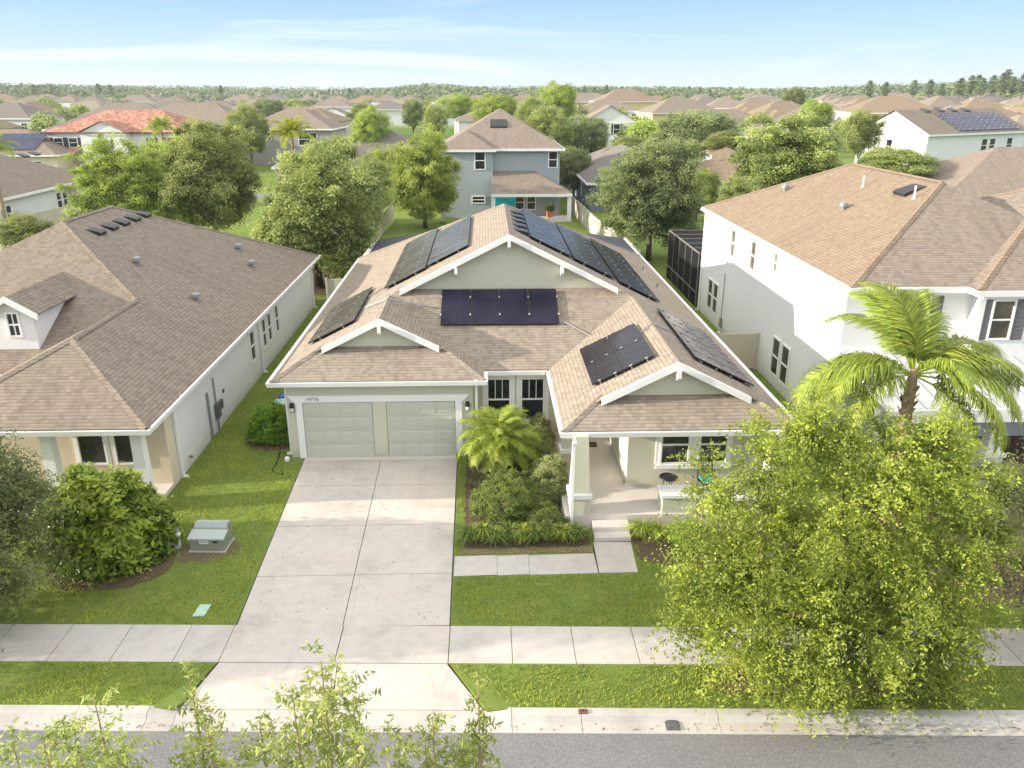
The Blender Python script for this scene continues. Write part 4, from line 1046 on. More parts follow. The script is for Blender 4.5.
# ------------------------------------------------------------------ planting
def shrub(name, loc, dims, label, mat, seed, ncl=160, per=60, leaf=.05, W=.55, csize=.16, cat='shrub', group=None, shell=.6, lobes=.15, low=-.35, gaps=.05):
    rx, ry, rz_ = dims; t = empty(name, loc, 0, label, cat, group)
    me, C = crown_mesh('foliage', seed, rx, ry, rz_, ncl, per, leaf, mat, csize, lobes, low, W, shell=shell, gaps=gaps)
    f = link_mesh(me, 'foliage', t); f.location = (0, 0, rz_ * .42)
    mb = MB(); rng = random.Random(seed)
    for k in range(7):
        c = C[rng.randrange(len(C))]; mb.tube([(rng.uniform(-.06, .06), rng.uniform(-.06, .06), -.05), (c[0] * .5, c[1] * .5, rz_ * .3), (c[0] * .9, c[1] * .9, c[2] * .9 + rz_ * .42)], [.03, .02, .006], 5, cap=False)
    mb.build('stem', 'bark', t); return t
shrub('leafy_bush', (-10.8, 20.35, 0), (1.75, 1.5, 1.95), 'big glossy broad-leaved bush in front of the grey bungalow porch', 'broad', 11, 560, 52, .22, .4, .24, low=-.7, shell=.45)
shrub('clipped_hedge', (-8.25, 28.45, 0), (.95, .8, .95), 'bright green clipped hedge beside the left garage corner', 'hedge', 12, 260, 70, .07, .6, .16, 'hedge', shell=.75)
shrub('round_shrub', (.5, 22.3, 0), (1.15, 1.0, .85), 'low rounded dark green shrub in the middle of the front bed', 'shrub', 13, 420, 95, .05, .55, .12, shell=.72)
shrub('round_shrub', (1.75, 21.6, 0), (.6, .5, .5), 'small dark green shrub between the round shrub and the porch column', 'shrub', 14, 200, 90, .045, .55, .11, shell=.75)
for i, (x, y, s_) in enumerate([(1.9, 27.0, .62), (1.85, 26.0, .58), (1.9, 25.0, .55), (2.0, 24.0, .6), (1.98, 23.1, .55)]):
    shrub('hedge_shrub', (x, y, 0), (.5, .62, s_ + .4), ['pale green hedge shrub under the bay window, farthest of the row', 'second pale hedge shrub from the bay window', 'middle pale hedge shrub of the row along the porch', 'fourth pale hedge shrub from the bay window', 'nearest pale hedge shrub of the row along the porch'][i], 'hedge_pale', 20 + i, 210, 90, .055, .6, .13, 'shrub', 'pale hedge along the porch')
shrub('dry_shrub', (-.15, 24.3, 0), (.55, .7, .5), 'sparse brown-green shrub at the foot of the small palm', 'grey_leaf', 30, 70, 40, .06, .4, .16, gaps=.3)
def grass_clump(loc, label, h=.5, r=.35, n=170, seed=1, mat='palm', group='strappy grass clumps'):
    rng = np.random.default_rng(seed); a = rng.uniform(0, 6.283, n); lean = rng.uniform(.15, 1.0, n); hh = h * rng.uniform(.6, 1.15, n)
    base = np.stack([np.cos(a) * r * .25 * rng.uniform(0, 1, n), np.sin(a) * r * .25 * rng.uniform(0, 1, n), np.zeros(n)], 1)
    d = np.stack([np.cos(a), np.sin(a), np.zeros(n)], 1); s_ = np.stack([-np.sin(a), np.cos(a), np.zeros(n)], 1) * .012
    m1 = base + d * (lean * r * .5)[:, None] + np.array([0, 0, 1]) * (hh * .75)[:, None]; tp = base + d * (lean * r * 1.35)[:, None] + np.array([0, 0, 1]) * (hh * (1 - lean * .5))[:, None]
    q = np.concatenate([np.stack([base - s_, base + s_, m1 + s_, m1 - s_], 1), np.stack([m1 - s_, m1 + s_, tp + s_ * .2, tp - s_ * .2], 1)])
    t = rng.uniform(.1, 1, n); me = np_mesh('blades', q, 4, np.concatenate([t, t]), mat)
    o = link_mesh(me, 'grass_clump', None); o.location = loc; o.rotation_euler = (0, 0, seed); tag(o, label, 'plant', group); return o
gl = 'strappy green clump in the row along the front walk'
for i, x in enumerate([-.55, -.2, .2, .62, 1.0, 1.35, 1.8, 2.2, 2.6]):
    grass_clump((x, 20.8 + .14 * math.sin(i * 2.3), 0), gl, .55, .45, 190, 40 + i, 'palm' if i % 3 == 1 else 'shrub', 'strappy clumps along the front walk')
grass_clump((4.6, 20.85, 0), 'bright strappy clump right beside the porch steps, left of the pair', .62, .5, 220, 60, 'palm'); grass_clump((5.05, 20.75, 0), 'bright strappy clump beside the porch steps, right of the pair', .55, .45, 200, 61, 'palm')
shrub('bed_shrub', (5.9, 20.4, 0), (.7, .6, .6), 'green shrub under the low porch wall', 'hedge', 62, 110, 60, .05)
shrub('bed_shrub', (7.3, 20.9, 0), (.8, .6, .7), 'green shrub behind the big fine-leaved street tree', 'oak', 63, 110, 60, .05)
shrub('bed_shrub', (16.95, 22.7, 0), (.45, .4, .95), 'dark upright shrub in front of the white porch column', 'oak_d', 64, 130, 60, .05)
for i, (x, y) in enumerate([(13.2, 22.3), (14.4, 22.4), (15.5, 22.2), (18.9, 20.2), (20.4, 19.4)]):
    shrub('bed_shrub', (x, y, 0), (.6, .5, .55), ['low shrub at the left end of the white porch edge', 'low shrub along the white porch edge behind the palm', 'low shrub along the white porch edge right of the palm', 'low shrub left of the brown porch steps path', 'low shrub in the right neighbour bed near the frame edge'][i], 'oak', 66 + i, 80, 50, .06)

# lawn tufts (nobody could count them)
def in_poly(x, y, P):
    r = np.zeros(len(x), bool); n = len(P)
    for i in range(n):
        x0, y0 = P[i]; x1, y1 = P[(i + 1) % n]
        c = ((y0 > y) != (y1 > y)) & (x < (x1 - x0) * (y - y0) / (y1 - y0 + 1e-12) + x0); r ^= c
    return r
rng = np.random.default_rng(5); allq, allt = [], []
regs = [([(-16, st(-16, 16.82)), (-6.5, st(-6.5, 16.82)), (-6.78, 26.6), (-7.25, 27.0), (-7.25, 30), (-10.55, 30), (-10.55, 22.5), (-16, 22.5)], 520, .055),
        ([(-10.5, 30), (-7.3, 30), (-7.3, 50), (-10.5, 50)], 160, .06), 
        ([(-.96, st(-.96, 16.82)), (13, st(13, 16.82)), (13, 20.5), (9, 20.2), (4.22, 20.4), (4.14, 18.95), (-.98, 18.95)], 560, .055),
        ([(-16, st(-16, 13.97)), (-7.45, st(-7.45, 13.97)), (-6.48, st(-6.48, 15.33)), (-16, st(-16, 15.33))], 620, .055),
        ([(.45, st(.45, 13.97)), (14, st(14, 13.97)), (14, st(14, 15.33)), (-.94, st(-.94, 15.33))], 620, .055),
        ([(-1.03, 20.05), (-.75, 20.2), (-.8, 26.6), (-1.1, 26.7)], 420, .06), ([(-1.0, 20.06), (3.0, 20.08), (3.0, 20.38), (-.75, 20.33)], 60, .05)]
skip = [ell(-10.7, 19.9, 1.55, 1.15), ell(-8.2, 28.3, .95, .8), ell(-8.3, 20.55, .75, .42), ell(7.8, 14.45, 2.6, .3), [(4.4, 19.7), (6.2, 19.1), (9, 19.7), (9, 21.4), (4.4, 21.4)]]
for P, dens, h in regs:
    xs_, ys_ = [p[0] for p in P], [p[1] for p in P]; n = int((max(xs_) - min(xs_)) * (max(ys_) - min(ys_)) * dens)
    x = rng.uniform(min(xs_), max(xs_), n); y = rng.uniform(min(ys_), max(ys_), n); k = in_poly(x, y, P)
    for sp_poly in skip: k &= ~(in_poly(x, y, sp_poly) & (rng.uniform(0, 1, n) > .06))
    x, y = x[k], y[k]; n = len(x)
    pat = .5 + .2 * np.sin(x * 1.7 + 1.3 * np.sin(y * 1.1)) + .2 * np.sin(y * 2.3 + 1.7 * np.sin(x * .9)) + .18 * np.sin(x * 5.3 + 2 * np.sin(y * 3.1)) * np.sin(y * 4.7 + 1.5 * np.sin(x * 2.9))
    thin = rng.uniform(0, 1, n) < .12 + 1.15 * pat; x, y, pat = x[thin], y[thin], pat[thin]; n = len(x)
    a = rng.uniform(0, 6.283, n); hh = h * rng.uniform(.6, 1.5, n) * (.75 + .4 * pat); hh = np.where(rng.uniform(0, 1, n) < .02, hh * 2.0, hh); lx = rng.normal(size=(n, 2)) * .03
    B = np.stack([x, y, np.zeros(n)], 1); s_ = np.stack([np.cos(a), np.sin(a), np.zeros(n)], 1) * .014
    tp = B + np.stack([lx[:, 0], lx[:, 1], hh], 1)
    allq.append(np.stack([B - s_, B + s_, tp], 1)); allt.append(.0 + .7 * pat + .28 * rng.uniform(0, 1, n))
lg = link_mesh(np_mesh('lawn_grass', np.concatenate(allq), 3, np.concatenate(allt), 'blade'), 'lawn_grass')
tag(lg, 'short green lawn grass around the driveway and walks', 'grass', kind='stuff')

# fallen leaves in the gutter and on the paving
n = 420; xl = rng.uniform(-14, 13, n); yl = 13.42 + np.abs(rng.normal(size=n)) * .09 + SK * xl; zl_ = np.full(n, -.098)
k = n // 3; xl[:k] = rng.uniform(-6.2, -1.2, k); yl[:k] = rng.uniform(17, 26.5, k); zl_[:k] = .02
xl[k:k + 70] = rng.uniform(4.5, 11, 70); yl[k:k + 70] = 15.4 + rng.uniform(0, 1.3, 70) + SK * xl[k:k + 70]; zl_[k:k + 70] = .02
litter = link_mesh(np_mesh('leaf_litter', leaf_quads(rng, np.stack([xl, yl, zl_], 1), .06, .5, up=3.0), 4, rng.uniform(0, 1, n), m_leaf('dry_leaves', (.16, .1, .04), (.36, .28, .1), .1)), 'leaf_litter')
tag(litter, 'small fallen leaves scattered along the gutter and driveway', 'leaf litter', kind='stuff')

# palms
def frond_mesh(name, L, seed, mat, n=44, lw=.035, ll=.55, arch=.55, droop=.9, spread=.9):
    """an arching rib along +X with drooping leaflets; tip falls under its own weight"""
    rng = np.random.default_rng(seed); mb = MB(); pts = []
    for i in range(13):
        t = i / 12; ang = arch - droop * 1.9 * t ** 1.5
        pts.append((pts[-1] + V((math.cos(ang), 0, math.sin(ang))) * (L / 12)) if pts else V((0, 0, 0)))
    def P(t):
        k = min(11.999, t * 12); i = int(k); return pts[i].lerp(pts[i + 1], k - i)
    qs, ts = [], []
    # rib as flat quads
    for i in range(12):
        w0, w1 = .03 * (1 - i / 13), .03 * (1 - (i + 1) / 13); a, b = pts[i], pts[i + 1]
        qs.append([a + V((0, -w0, 0)), b + V((0, -w1, 0)), b + V((0, w1, 0)), a + V((0, w0, 0))]); ts.append(.9)
        qs.append([a + V((0, 0, -w0)), b + V((0, 0, -w1)), b + V((0, 0, w1)), a + V((0, 0, w0))]); ts.append(.9)
    for i in range(n):
        t = .16 + .84 * (i + rng.uniform(-.3, .3)) / n; t = min(.995, max(.1, t)); p = P(t); dr = (P(min(1, t + .03)) - P(max(0, t - .03))).normalized()
        l = ll * (1.0 - .75 * abs(t - .42) ** 1.4 * 1.5) * rng.uniform(.85, 1.15); l = max(.12 * ll, l)
        for s_ in (-1, 1):
            f = rng.uniform(.25, .6) + .5 * t
            d1 = (V((0, s_ * spread, 0)) + dr * f + V((0, 0, rng.uniform(-.1, .35)))).normalized(); d2 = (d1 + V((0, 0, -rng.uniform(.5, 1.1)))).normalized(); d3 = (d2 + V((0, 0, -.7))).normalized()
            w = dr * lw * .5; m1 = p + d1 * l * .45; m2 = m1 + d2 * l * .33; tp = m2 + d3 * l * .25; tn = rng.uniform(.1, 1)
            qs.append([p - w, p + w, m1 + w, m1 - w]); qs.append([m1 - w, m1 + w, m2 + w * .8, m2 - w * .8]); qs.append([m2 - w * .8, m2 + w * .8, tp + w * .1, tp - w * .1]); ts += [tn, tn, tn * .95]
    return np_mesh(name, np.array([[tuple(v) for v in q] for q in qs]), 4, np.array(ts), mat)

def palm(name, loc, h, label, fr, mat, seed, r=.16, lean=(0, 0), cat='palm', group=None, trunk='palm_bark', shaft=True):
    """fr: list of (azimuth, elevation, frond mesh, scale)"""
    t = empty(name, loc, 0, label, cat, group); mb = MB(); rng = random.Random(seed); pts, rad = [], []
    for i in range(15):
        k = i / 14; pts.append((lean[0] * k * k, lean[1] * k * k, h * k - .05)); rad.append(r * (1.25 - .4 * k) * (1.0 + .08 * (i % 2)))
    if shaft: pts.append((lean[0], lean[1], h + .35)); rad.append(r * .5)
    mb.tube(pts, rad, 10); 
    for k in range(26):                                          # old boots near the top
        a = k * 2.4; z = h * (.72 + .27 * k / 26); mb.obox((lean[0] + math.cos(a) * r * .95, lean[1] + math.sin(a) * r * .95, z), (-math.sin(a), math.cos(a), 0), (math.cos(a), math.sin(a), .5), (math.cos(a) * .6, math.sin(a) * .6, 1), .06, .02, .14)
    mb.build('trunk', trunk, t)
    for az, el, me, s_ in fr:
        o = link_mesh(me, 'frond', t); o.location = (lean[0], lean[1], h + .15); o.rotation_euler = (rng.uniform(-.35, .35), -el, az); o.scale = (s_, s_, s_)
    return t
FQ = [frond_mesh('frond', 3.1, 70 + i, 'palm', 150, .028, 1.0, .35, .8) for i in range(3)]
FS = [frond_mesh('frond', 1.6, 80 + i, 'palm', 95, .017, .5, .55, .85) for i in range(3)]
FY = [frond_mesh('frond', 2.6, 90 + i, 'palm_y', 40, .06, .7, .45, .85) for i in range(2)]
FG = [frond_mesh('frond', 2.6, 95 + i, 'palm', 40, .06, .7, .45, .85) for i in range(2)]
qp = [(R(178), R(-5), 0, 1.0), (R(160), R(14), 1, .8), (R(200), R(-12), 2, .8), (R(2), R(12), 1, 1.05), (R(-14), R(-2), 2, 1.0), (R(20), R(22), 0, 1.0), (R(-32), R(-35), 1, .95), (R(100), R(58), 0, .9), (R(128), R(62), 1, .95), (R(80), R(66), 2, .9), (R(150), R(48), 2, .9),
      (R(60), R(40), 0, .95), (R(110), R(70), 1, .95), (R(92), R(45), 2, .95), (R(172), R(4), 2, 1.05), (R(8), R(4), 0, 1.1), (R(-20), R(-18), 1, 1.0), (R(30), R(12), 1, 1.05), (R(190), R(10), 1, .85), (R(-70), R(30), 1, .7), (R(38), R(5), 2, 1.0)]
palm('queen_palm', (11.85, 20.6, 0), 5.05, 'tall feathery palm in front of the metal-roofed porch on the right', [(a, e, FQ[i], s_ * 1.08) for a, e, i, s_ in qp], 'palm', 1, .17)
rngp = random.Random(3)
palm('pygmy_palm', (.35, 25.2, 0), 1.0, 'small arching date palm in the bed beside the garage', [(k * 2.399 + rngp.uniform(-.2, .2), R(80 - 105 * (k / 62) ** .8), FS[k % 3], rngp.uniform(.8, 1.1)) for k in range(62)], 'palm', 2, .1)

# big fine-leaved tree on the right verge
def spray_crown(name, seed, lobes, nspray, ntw, seg, mat, leaf, zmin, W=.45, ln=(.5, 1.3), droop=.75, yellow=0.0, jit=.3):
    """lobes: (x, y, z, rx, ry, rz). Sprays of twigs share a root, a heading and a tone, arch out and hang."""
    rng = np.random.default_rng(seed); L = np.array(lobes, float); vol = (L[:, 3] * L[:, 4] * L[:, 5]) ** .67; li = rng.choice(len(L), nspray, p=vol / vol.sum()); lb = L[li]
    d = unit(rng.normal(size=(nspray, 3)) + np.array([0, 0, .15])); rad = rng.uniform(.2, 1.0, nspray) ** .5
    S = lb[:, :3] + d * rad[:, None] * lb[:, 3:]; tone = np.clip(rng.normal(.46, .38, nspray), 0, 1); sl = rng.uniform(*ln, nspray)
    idx = np.repeat(np.arange(nspray), ntw); n = len(idx); out = unit(d[idx] * np.array([1, 1, .45]) + rng.normal(size=(n, 3)) * jit); l2 = sl[idx] * rng.uniform(.6, 1.15, n)
    S2 = S[idx] + rng.normal(size=(n, 3)) * .1
    t = rng.uniform(0, 1, (n, seg)); u = t * l2[:, None]
    P = S2[:, None] + out[:, None] * u[..., None] + np.array([0, 0, 1]) * (.4 * u - droop * u ** 2)[..., None] + rng.normal(size=(n, seg, 3)) * .035
    tt = .08 + .62 * tone[idx][:, None] + .2 * rng.uniform(0, 1, (n, seg)) + .16 * t + yellow
    P, tt = P.reshape(-1, 3), tt.ravel(); ok = P[:, 2] > zmin
    return np_mesh(name, leaf_quads(rng, P[ok], leaf, W, up=.5, droop=.3), 4, tt[ok], mat), S
lob = [(-.3, .3, 1.3, 1.8, 1.5, 1.4), (-1.7, .1, .3, 1.0, 1.1, 1.0), (-2.0, .5, 1.3, .9, .7, .6), (1.5, .2, .6, 1.5, 1.4, 1.3), (-1.2, -.3, -1.4, 1.7, 1.3, 1.5), (.4, -.7, -1.5, 1.8, 1.1, 1.5), (1.9, -.2, -1.3, 1.3, 1.2, 1.4), (-2.4, .3, -.6, .9, .9, 1.1), (-1.1, .5, 2.4, .9, .9, .75), (.7, .6, 2.2, .8, .8, .8), (2.7, .2, -.3, .8, .8, .9), (-.9, -.8, -2.4, 1.3, .8, .7), (1.3, -.8, -2.4, 1.5, .7, .7), (-2.3, -.4, -2.0, .8, .8, .8), (-2.9, .3, .5, .5, .5, .4), (-3.1, -.2, -1.3, .5, .5, .6), (3.0, 0, .7, .4, .4, .4), (-2.0, .6, 2.1, .45, .5, .45), (-.2, .6, 3.0, .5, .5, .35), (1.6, .5, 2.6, .6, .6, .5), (2.6, .5, 1.6, .6, .6, .5), (-2.9, .4, 1.5, .4, .4, .35)]
wc = spray_crown('crown', 101, lob, 520, 16, 18, 'willow', .085, -2.95, ln=(.35, 1.15), jit=.45)
tree('street_tree', (7.75, 14.85, 0), 'large bright yellow-green street tree with fine drooping leaves on the right verge', wc, 3.1, .11, 5, limbs=60)
lob2 = [(0, 0, .6, 1.6, 1.5, 1.5), (-.6, -.3, -.9, 1.3, 1.2, 1.2), (.7, .2, -.7, 1.2, 1.2, 1.2)]
tree('street_tree', (14.2, 16.4, 0), 'grey-green tree cut off by the right edge of the view', spray_crown('crown', 102, lob2, 170, 13, 15, 'grey_leaf', .085, -2.8), 3.0, .1, 6)
lob3 = [(0, 0, .6, 1.7, 1.6, 1.4), (.6, -.6, -.8, 1.5, 1.4, 1.6), (-.8, .3, -.9, 1.3, 1.3, 1.3), (.9, .4, .3, 1.1, 1.0, 1.0)]
tree('street_tree', (-13.05, 17.3, 0), 'grey-green fine-leaved tree cut off by the left edge of the view', spray_crown('crown', 103, lob3, 300, 15, 16, 'grey_leaf', .095, -2.8), 2.9, .12, 7)
lob4 = [(0, 0, .8, 2.4, 2.2, 1.9), (-1.0, -.6, -.9, 1.9, 1.8, 1.7), (1.2, .4, -.8, 1.8, 1.8, 1.7)]
tree('street_tree', (-21, 16.0, 0), 'tall verge tree outside the left edge that shades the driveway', spray_crown('crown', 104, lob4, 260, 13, 14, 'oak', .13, -4), 4.8, .16, 8)
# young tree on the near side of the street: only its spires reach into the picture
def spire_crown(name, spires, seed, leaf, mat, org):
    rng = np.random.default_rng(seed); Ps, ts = [], []; st_ = []
    for (x, y, z1, ht, sp) in spires:
        nb = int(34 * ht)
        st_.append((x, y, z1 - ht, z1))
        for i in range(nb):
            k = rng.uniform(0, 1) ** .8; zc = z1 - ht * k; rad = sp * 1.75 * (.18 + k ** .7 * .8); a = rng.uniform(0, 6.283); ln = rad * rng.uniform(.55, 1.15); m = int(8 + 34 * ln)
            tw = rng.uniform(0, 1, m) ** .7; rise = rng.uniform(.3, 1.0)
            px = x + np.cos(a) * ln * tw + rng.normal(size=m) * .02; py = y + np.sin(a) * ln * tw + rng.normal(size=m) * .02; pz = zc + ln * (rise * tw - .45 * tw ** 2) + rng.normal(size=m) * .02
            Ps.append(np.stack([px, py, pz], 1)); ts.append(np.clip(rng.uniform(.2, .8) + .25 * rng.uniform(-1, 1, m) + .2 * (tw - .5), 0, 1))
    P = np.concatenate(Ps) - np.array(org); return np_mesh(name, leaf_quads(rng, P, leaf, .27, up=.3, droop=-.15), 4, np.concatenate(ts), mat), st_
def near_tree(org, specs, seed, label, sprigs=None):
    spires = []
    for px, py, Y, ht, sp in specs:
        p = at_y(px, py, Y); spires.append((p.x, p.y, p.z, ht, sp))
    me, sts = spire_crown('crown', spires, seed, .068, 'sprig', org); t = empty('young_tree', org, 0, label, 'tree', 'young trees on the near verge'); link_mesh(me, 'crown', t)
    mb = MB(org); zf_ = min(s_[2] for s_ in sts) - 1.6
    mb.tube([(org[0], org[1], -.05), (org[0], org[1], zf_ * .6), (org[0], org[1], zf_)], [.09, .07, .055], 8)
    for x, y, z0, z1 in sts: mb.tube([(org[0], org[1], zf_), (x * .8 + org[0] * .2, y * .8 + org[1] * .2, z0 - .5), (x, y, z0), (x, y, z1 - .08)], [.035, .022, .015, .004], 6, cap=False)
    mb.build('trunk', 'palm_bark', t); return t
near_tree((-1.65, 5.0, 0), [(320, 652, 5.2, 1.5, .42), (292, 690, 5.1, 1.2, .34), (258, 712, 5.3, .9, .26), (352, 690, 5.0, 1.1, .3), (188, 668, 5.4, 1.3, .2), (205, 715, 5.2, .9, .28), (330, 672, 5.5, 1.2, .3)], 120, 'pale slender tree tops reaching up in front of the driveway apron')
near_tree((-.55, 4.7, 0), [(478, 668, 5.0, 1.2, .13), (432, 712, 4.9, .9, .28), (398, 742, 4.8, .7, .26), (462, 735, 5.1, .8, .26), (425, 735, 5.2, .8, .3)], 121, 'pale slender tree top right of centre at the bottom edge')
near_tree((-3.5, 4.9, 0), [(92, 690, 5.2, 1.0, .26), (40, 728, 5.0, .9, .36), (10, 735, 5.2, .8, .3), (75, 738, 4.9, .8, .34), (115, 745, 5.1, .7, .22), (60, 712, 5.4, .8, .2)], 122, 'pale slender tree top in the bottom left corner over the road')

# middle-distance trees
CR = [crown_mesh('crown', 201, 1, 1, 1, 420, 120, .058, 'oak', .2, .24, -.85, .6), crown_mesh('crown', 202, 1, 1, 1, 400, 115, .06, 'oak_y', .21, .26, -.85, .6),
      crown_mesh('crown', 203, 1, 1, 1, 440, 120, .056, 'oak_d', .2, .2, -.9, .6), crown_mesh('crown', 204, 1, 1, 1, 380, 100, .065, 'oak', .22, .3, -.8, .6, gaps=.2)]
EXT = {}
def mid_tree(kind, px, Y, y_top, w_px, y_bot, label, name='oak_tree', ratio=.92, crown=None, mat=None, group=None):
    r = ray(px, y_top); t = Y / r[1]; x = r[0] * t; top = CAM_H + r[2] * t; bot = max(.15, at_y(px, y_bot, Y).z); sc_ = t / CAM_F
    me, C = crown or CR[kind]
    if me.name not in EXT:
        co = np.empty(len(me.vertices) * 3, np.float32); me.vertices.foreach_get("co", co); co = co.reshape(-1, 3)
        EXT[me.name] = (np.percentile(np.hypot(co[:, 0], co[:, 1]), 97), np.percentile(co[:, 2], 1), np.percentile(co[:, 2], 99))
    er, e0, e1 = EXT[me.name]
    rx = w_px * .94 * sc_ / 2 / er; rz_ = (top - bot) / (e1 - e0); cz = top - e1 * rz_
    rt = empty(name, (x, Y, 0), 0, label, 'tree', group)
    rng = random.Random(int(px * 7 + Y)); rot = rng.uniform(0, 6.28)
    mt = Matrix.Rotation(rot, 3, 'Z'); tips = [mt @ V(c) for c in C]; tips = [V((v.x * rx, v.y * rx * ratio, v.z * rz_)) for v in tips]
    trunk_mesh(name, int(px), 0, (0, 0, cz), tips, max(.1, rx * .055)).build('trunk', 'bark', rt, smooth=True)
    c = link_mesh(me, 'crown', rt); c.location = (0, 0, cz); c.scale = (rx, rx * ratio, rz_); c.rotation_euler = (0, 0, rot)
    return rt
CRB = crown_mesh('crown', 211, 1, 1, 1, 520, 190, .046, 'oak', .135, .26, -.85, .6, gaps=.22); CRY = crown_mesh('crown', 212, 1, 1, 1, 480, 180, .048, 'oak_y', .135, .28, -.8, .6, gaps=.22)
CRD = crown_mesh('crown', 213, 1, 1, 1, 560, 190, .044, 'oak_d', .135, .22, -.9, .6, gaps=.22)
mid_tree(0, 308, 54, 148, 158, 272, 'broad green oak with yellowish top behind the gap between the two bungalows', crown=CRB)
mid_tree(1, 112, 60, 142, 112, 222, 'yellow-green oak just behind the left end of the grey roof', crown=CRY)
mid_tree(1, 203, 60, 126, 108, 222, 'tall dusty green oak behind the black roof vents', crown=CRB)
mid_tree(1, 422, 78, 134, 92, 222, 'rounded yellow-green tree left of the blue-grey two-storey house', crown=CRY)
mid_tree(2, 655, 62, 142, 124, 246, 'dense dark green oak behind the right side of the solar roof', crown=CRD)
mid_tree(0, 792, 82, 117, 122, 192, 'full green tree behind the peak of the light brown roof', crown=CRB)
mid_tree(2, 697, 108, 113, 96, 160, 'bright green tree between the grey roofs behind the dense oak')
mid_tree(0, 725, 98, 132, 50, 150, 'small olive tree beside the tan roof with the dish')
mid_tree(2, 590, 122, 118, 52, 155, 'dark tree in front of the white gabled house')
mid_tree(0, 548, 118, 108, 60, 160, 'leafy green tree behind the right roof edge of the blue-grey house')
mid_tree(1, 562, 175, 84, 50, 125, 'tall rounded tree standing high above the far roofs near the centre')
mid_tree(0, 628, 106, 137, 46, 160, 'low olive tree in front of the white gabled house windows')
mid_tree(1, 368, 128, 109, 48, 146, 'yellowish tree beside the small brown roof left of centre')
mid_tree(3, 434, 150, 106, 26, 134, 'small reddish-green tree on the bright lawn')
mid_tree(2, 412, 190, 100, 26, 124, 'dark tree between two small white houses')
mid_tree(0, 246, 138, 106, 48, 150, 'olive tree left of the grey house with the brown hip roof')
mid_tree(2, 216, 125, 124, 60, 160, 'dark dense tree behind the tall dusty oak')
mid_tree(0, 338, 110, 137, 40, 170, 'low bright tree to the right of the grey hip-roofed house')
mid_tree(3, 865, 118, 112, 46, 152, 'loose tree against the white gable wall at upper right')
mid_tree(0, 905, 72, 150, 84, 176, 'low wide green tree in front of the tall white gable')
mid_tree(1, 820, 180, 102, 40, 128, 'yellow-green tree left of the roof with red shutters')
mid_tree(2, 795, 300, 88, 28, 112, 'dark tree behind the blue-shuttered house')
mid_tree(1, 500, 150, 96, 60, 130, 'yellow-green tree behind the ridge of the blue-grey house')
mid_tree(0, 530, 140, 98, 40, 135, 'green tree just right of the blue-grey house ridge')
mid_tree(1, 460, 230, 95, 50, 118, 'pale tree behind the small white houses at centre left')
mid_tree(0, 360, 190, 104, 30, 122, 'small round tree beside the grey lawn house')
mid_tree(2, 270, 230, 100, 34, 122, 'dark tree above the grey hip-roofed house')
mid_tree(0, 22, 62, 216, 62, 246, 'low bright bush tree at the left edge behind the grey roof')
mid_tree(0, 740, 72, 178, 40, 215, 'grey-green small tree right of the dense oak')
def far_palm(px, Y, y_top, label, fm, n=16, s_=1.0):
    p = at_y(px, y_top, Y); h = p.z - 1.2
    palm('feather_palm', (p.x, Y, 0), h, label, [(k * 2.399, R(70 - 80 * (k / n)), fm[k % 2], s_) for k in range(n)], None, int(px), .16)
for a_ in [(1, 160, 72, 140, 84, 222, 'yellow-green tree crown merging behind the two left oaks'), (2, 350, 68, 165, 60, 250, 'dark tree just right of the broad oak'), (0, 385, 95, 150, 56, 200, 'olive tree behind the left side of the yellow-green tree'), (2, 575, 100, 150, 44, 190, 'dark shrubby tree behind the slate-blue roof'), (1, 700, 82, 172, 50, 205, 'yellow-green low tree beside the dense oak'), (0, 880, 100, 148, 50, 175, 'leafy low tree at the foot of the tall white gable'), (2, 640, 92, 150, 56, 190, 'dark green tree behind the dense oak')]:
    mid_tree(*a_)
far_palm(160, 112, 122, 'green palm in front of the terracotta tiled house', FG); far_palm(291, 97, 128, 'bright yellow palm in front of the grey hip-roofed house', FY, 16, 1.3)
far_palm(-12, 72, 140, 'palm fronds at the left edge over the grey roof', FG); far_palm(668, 125, 124, 'yellow palm beside the white gabled house', FY)

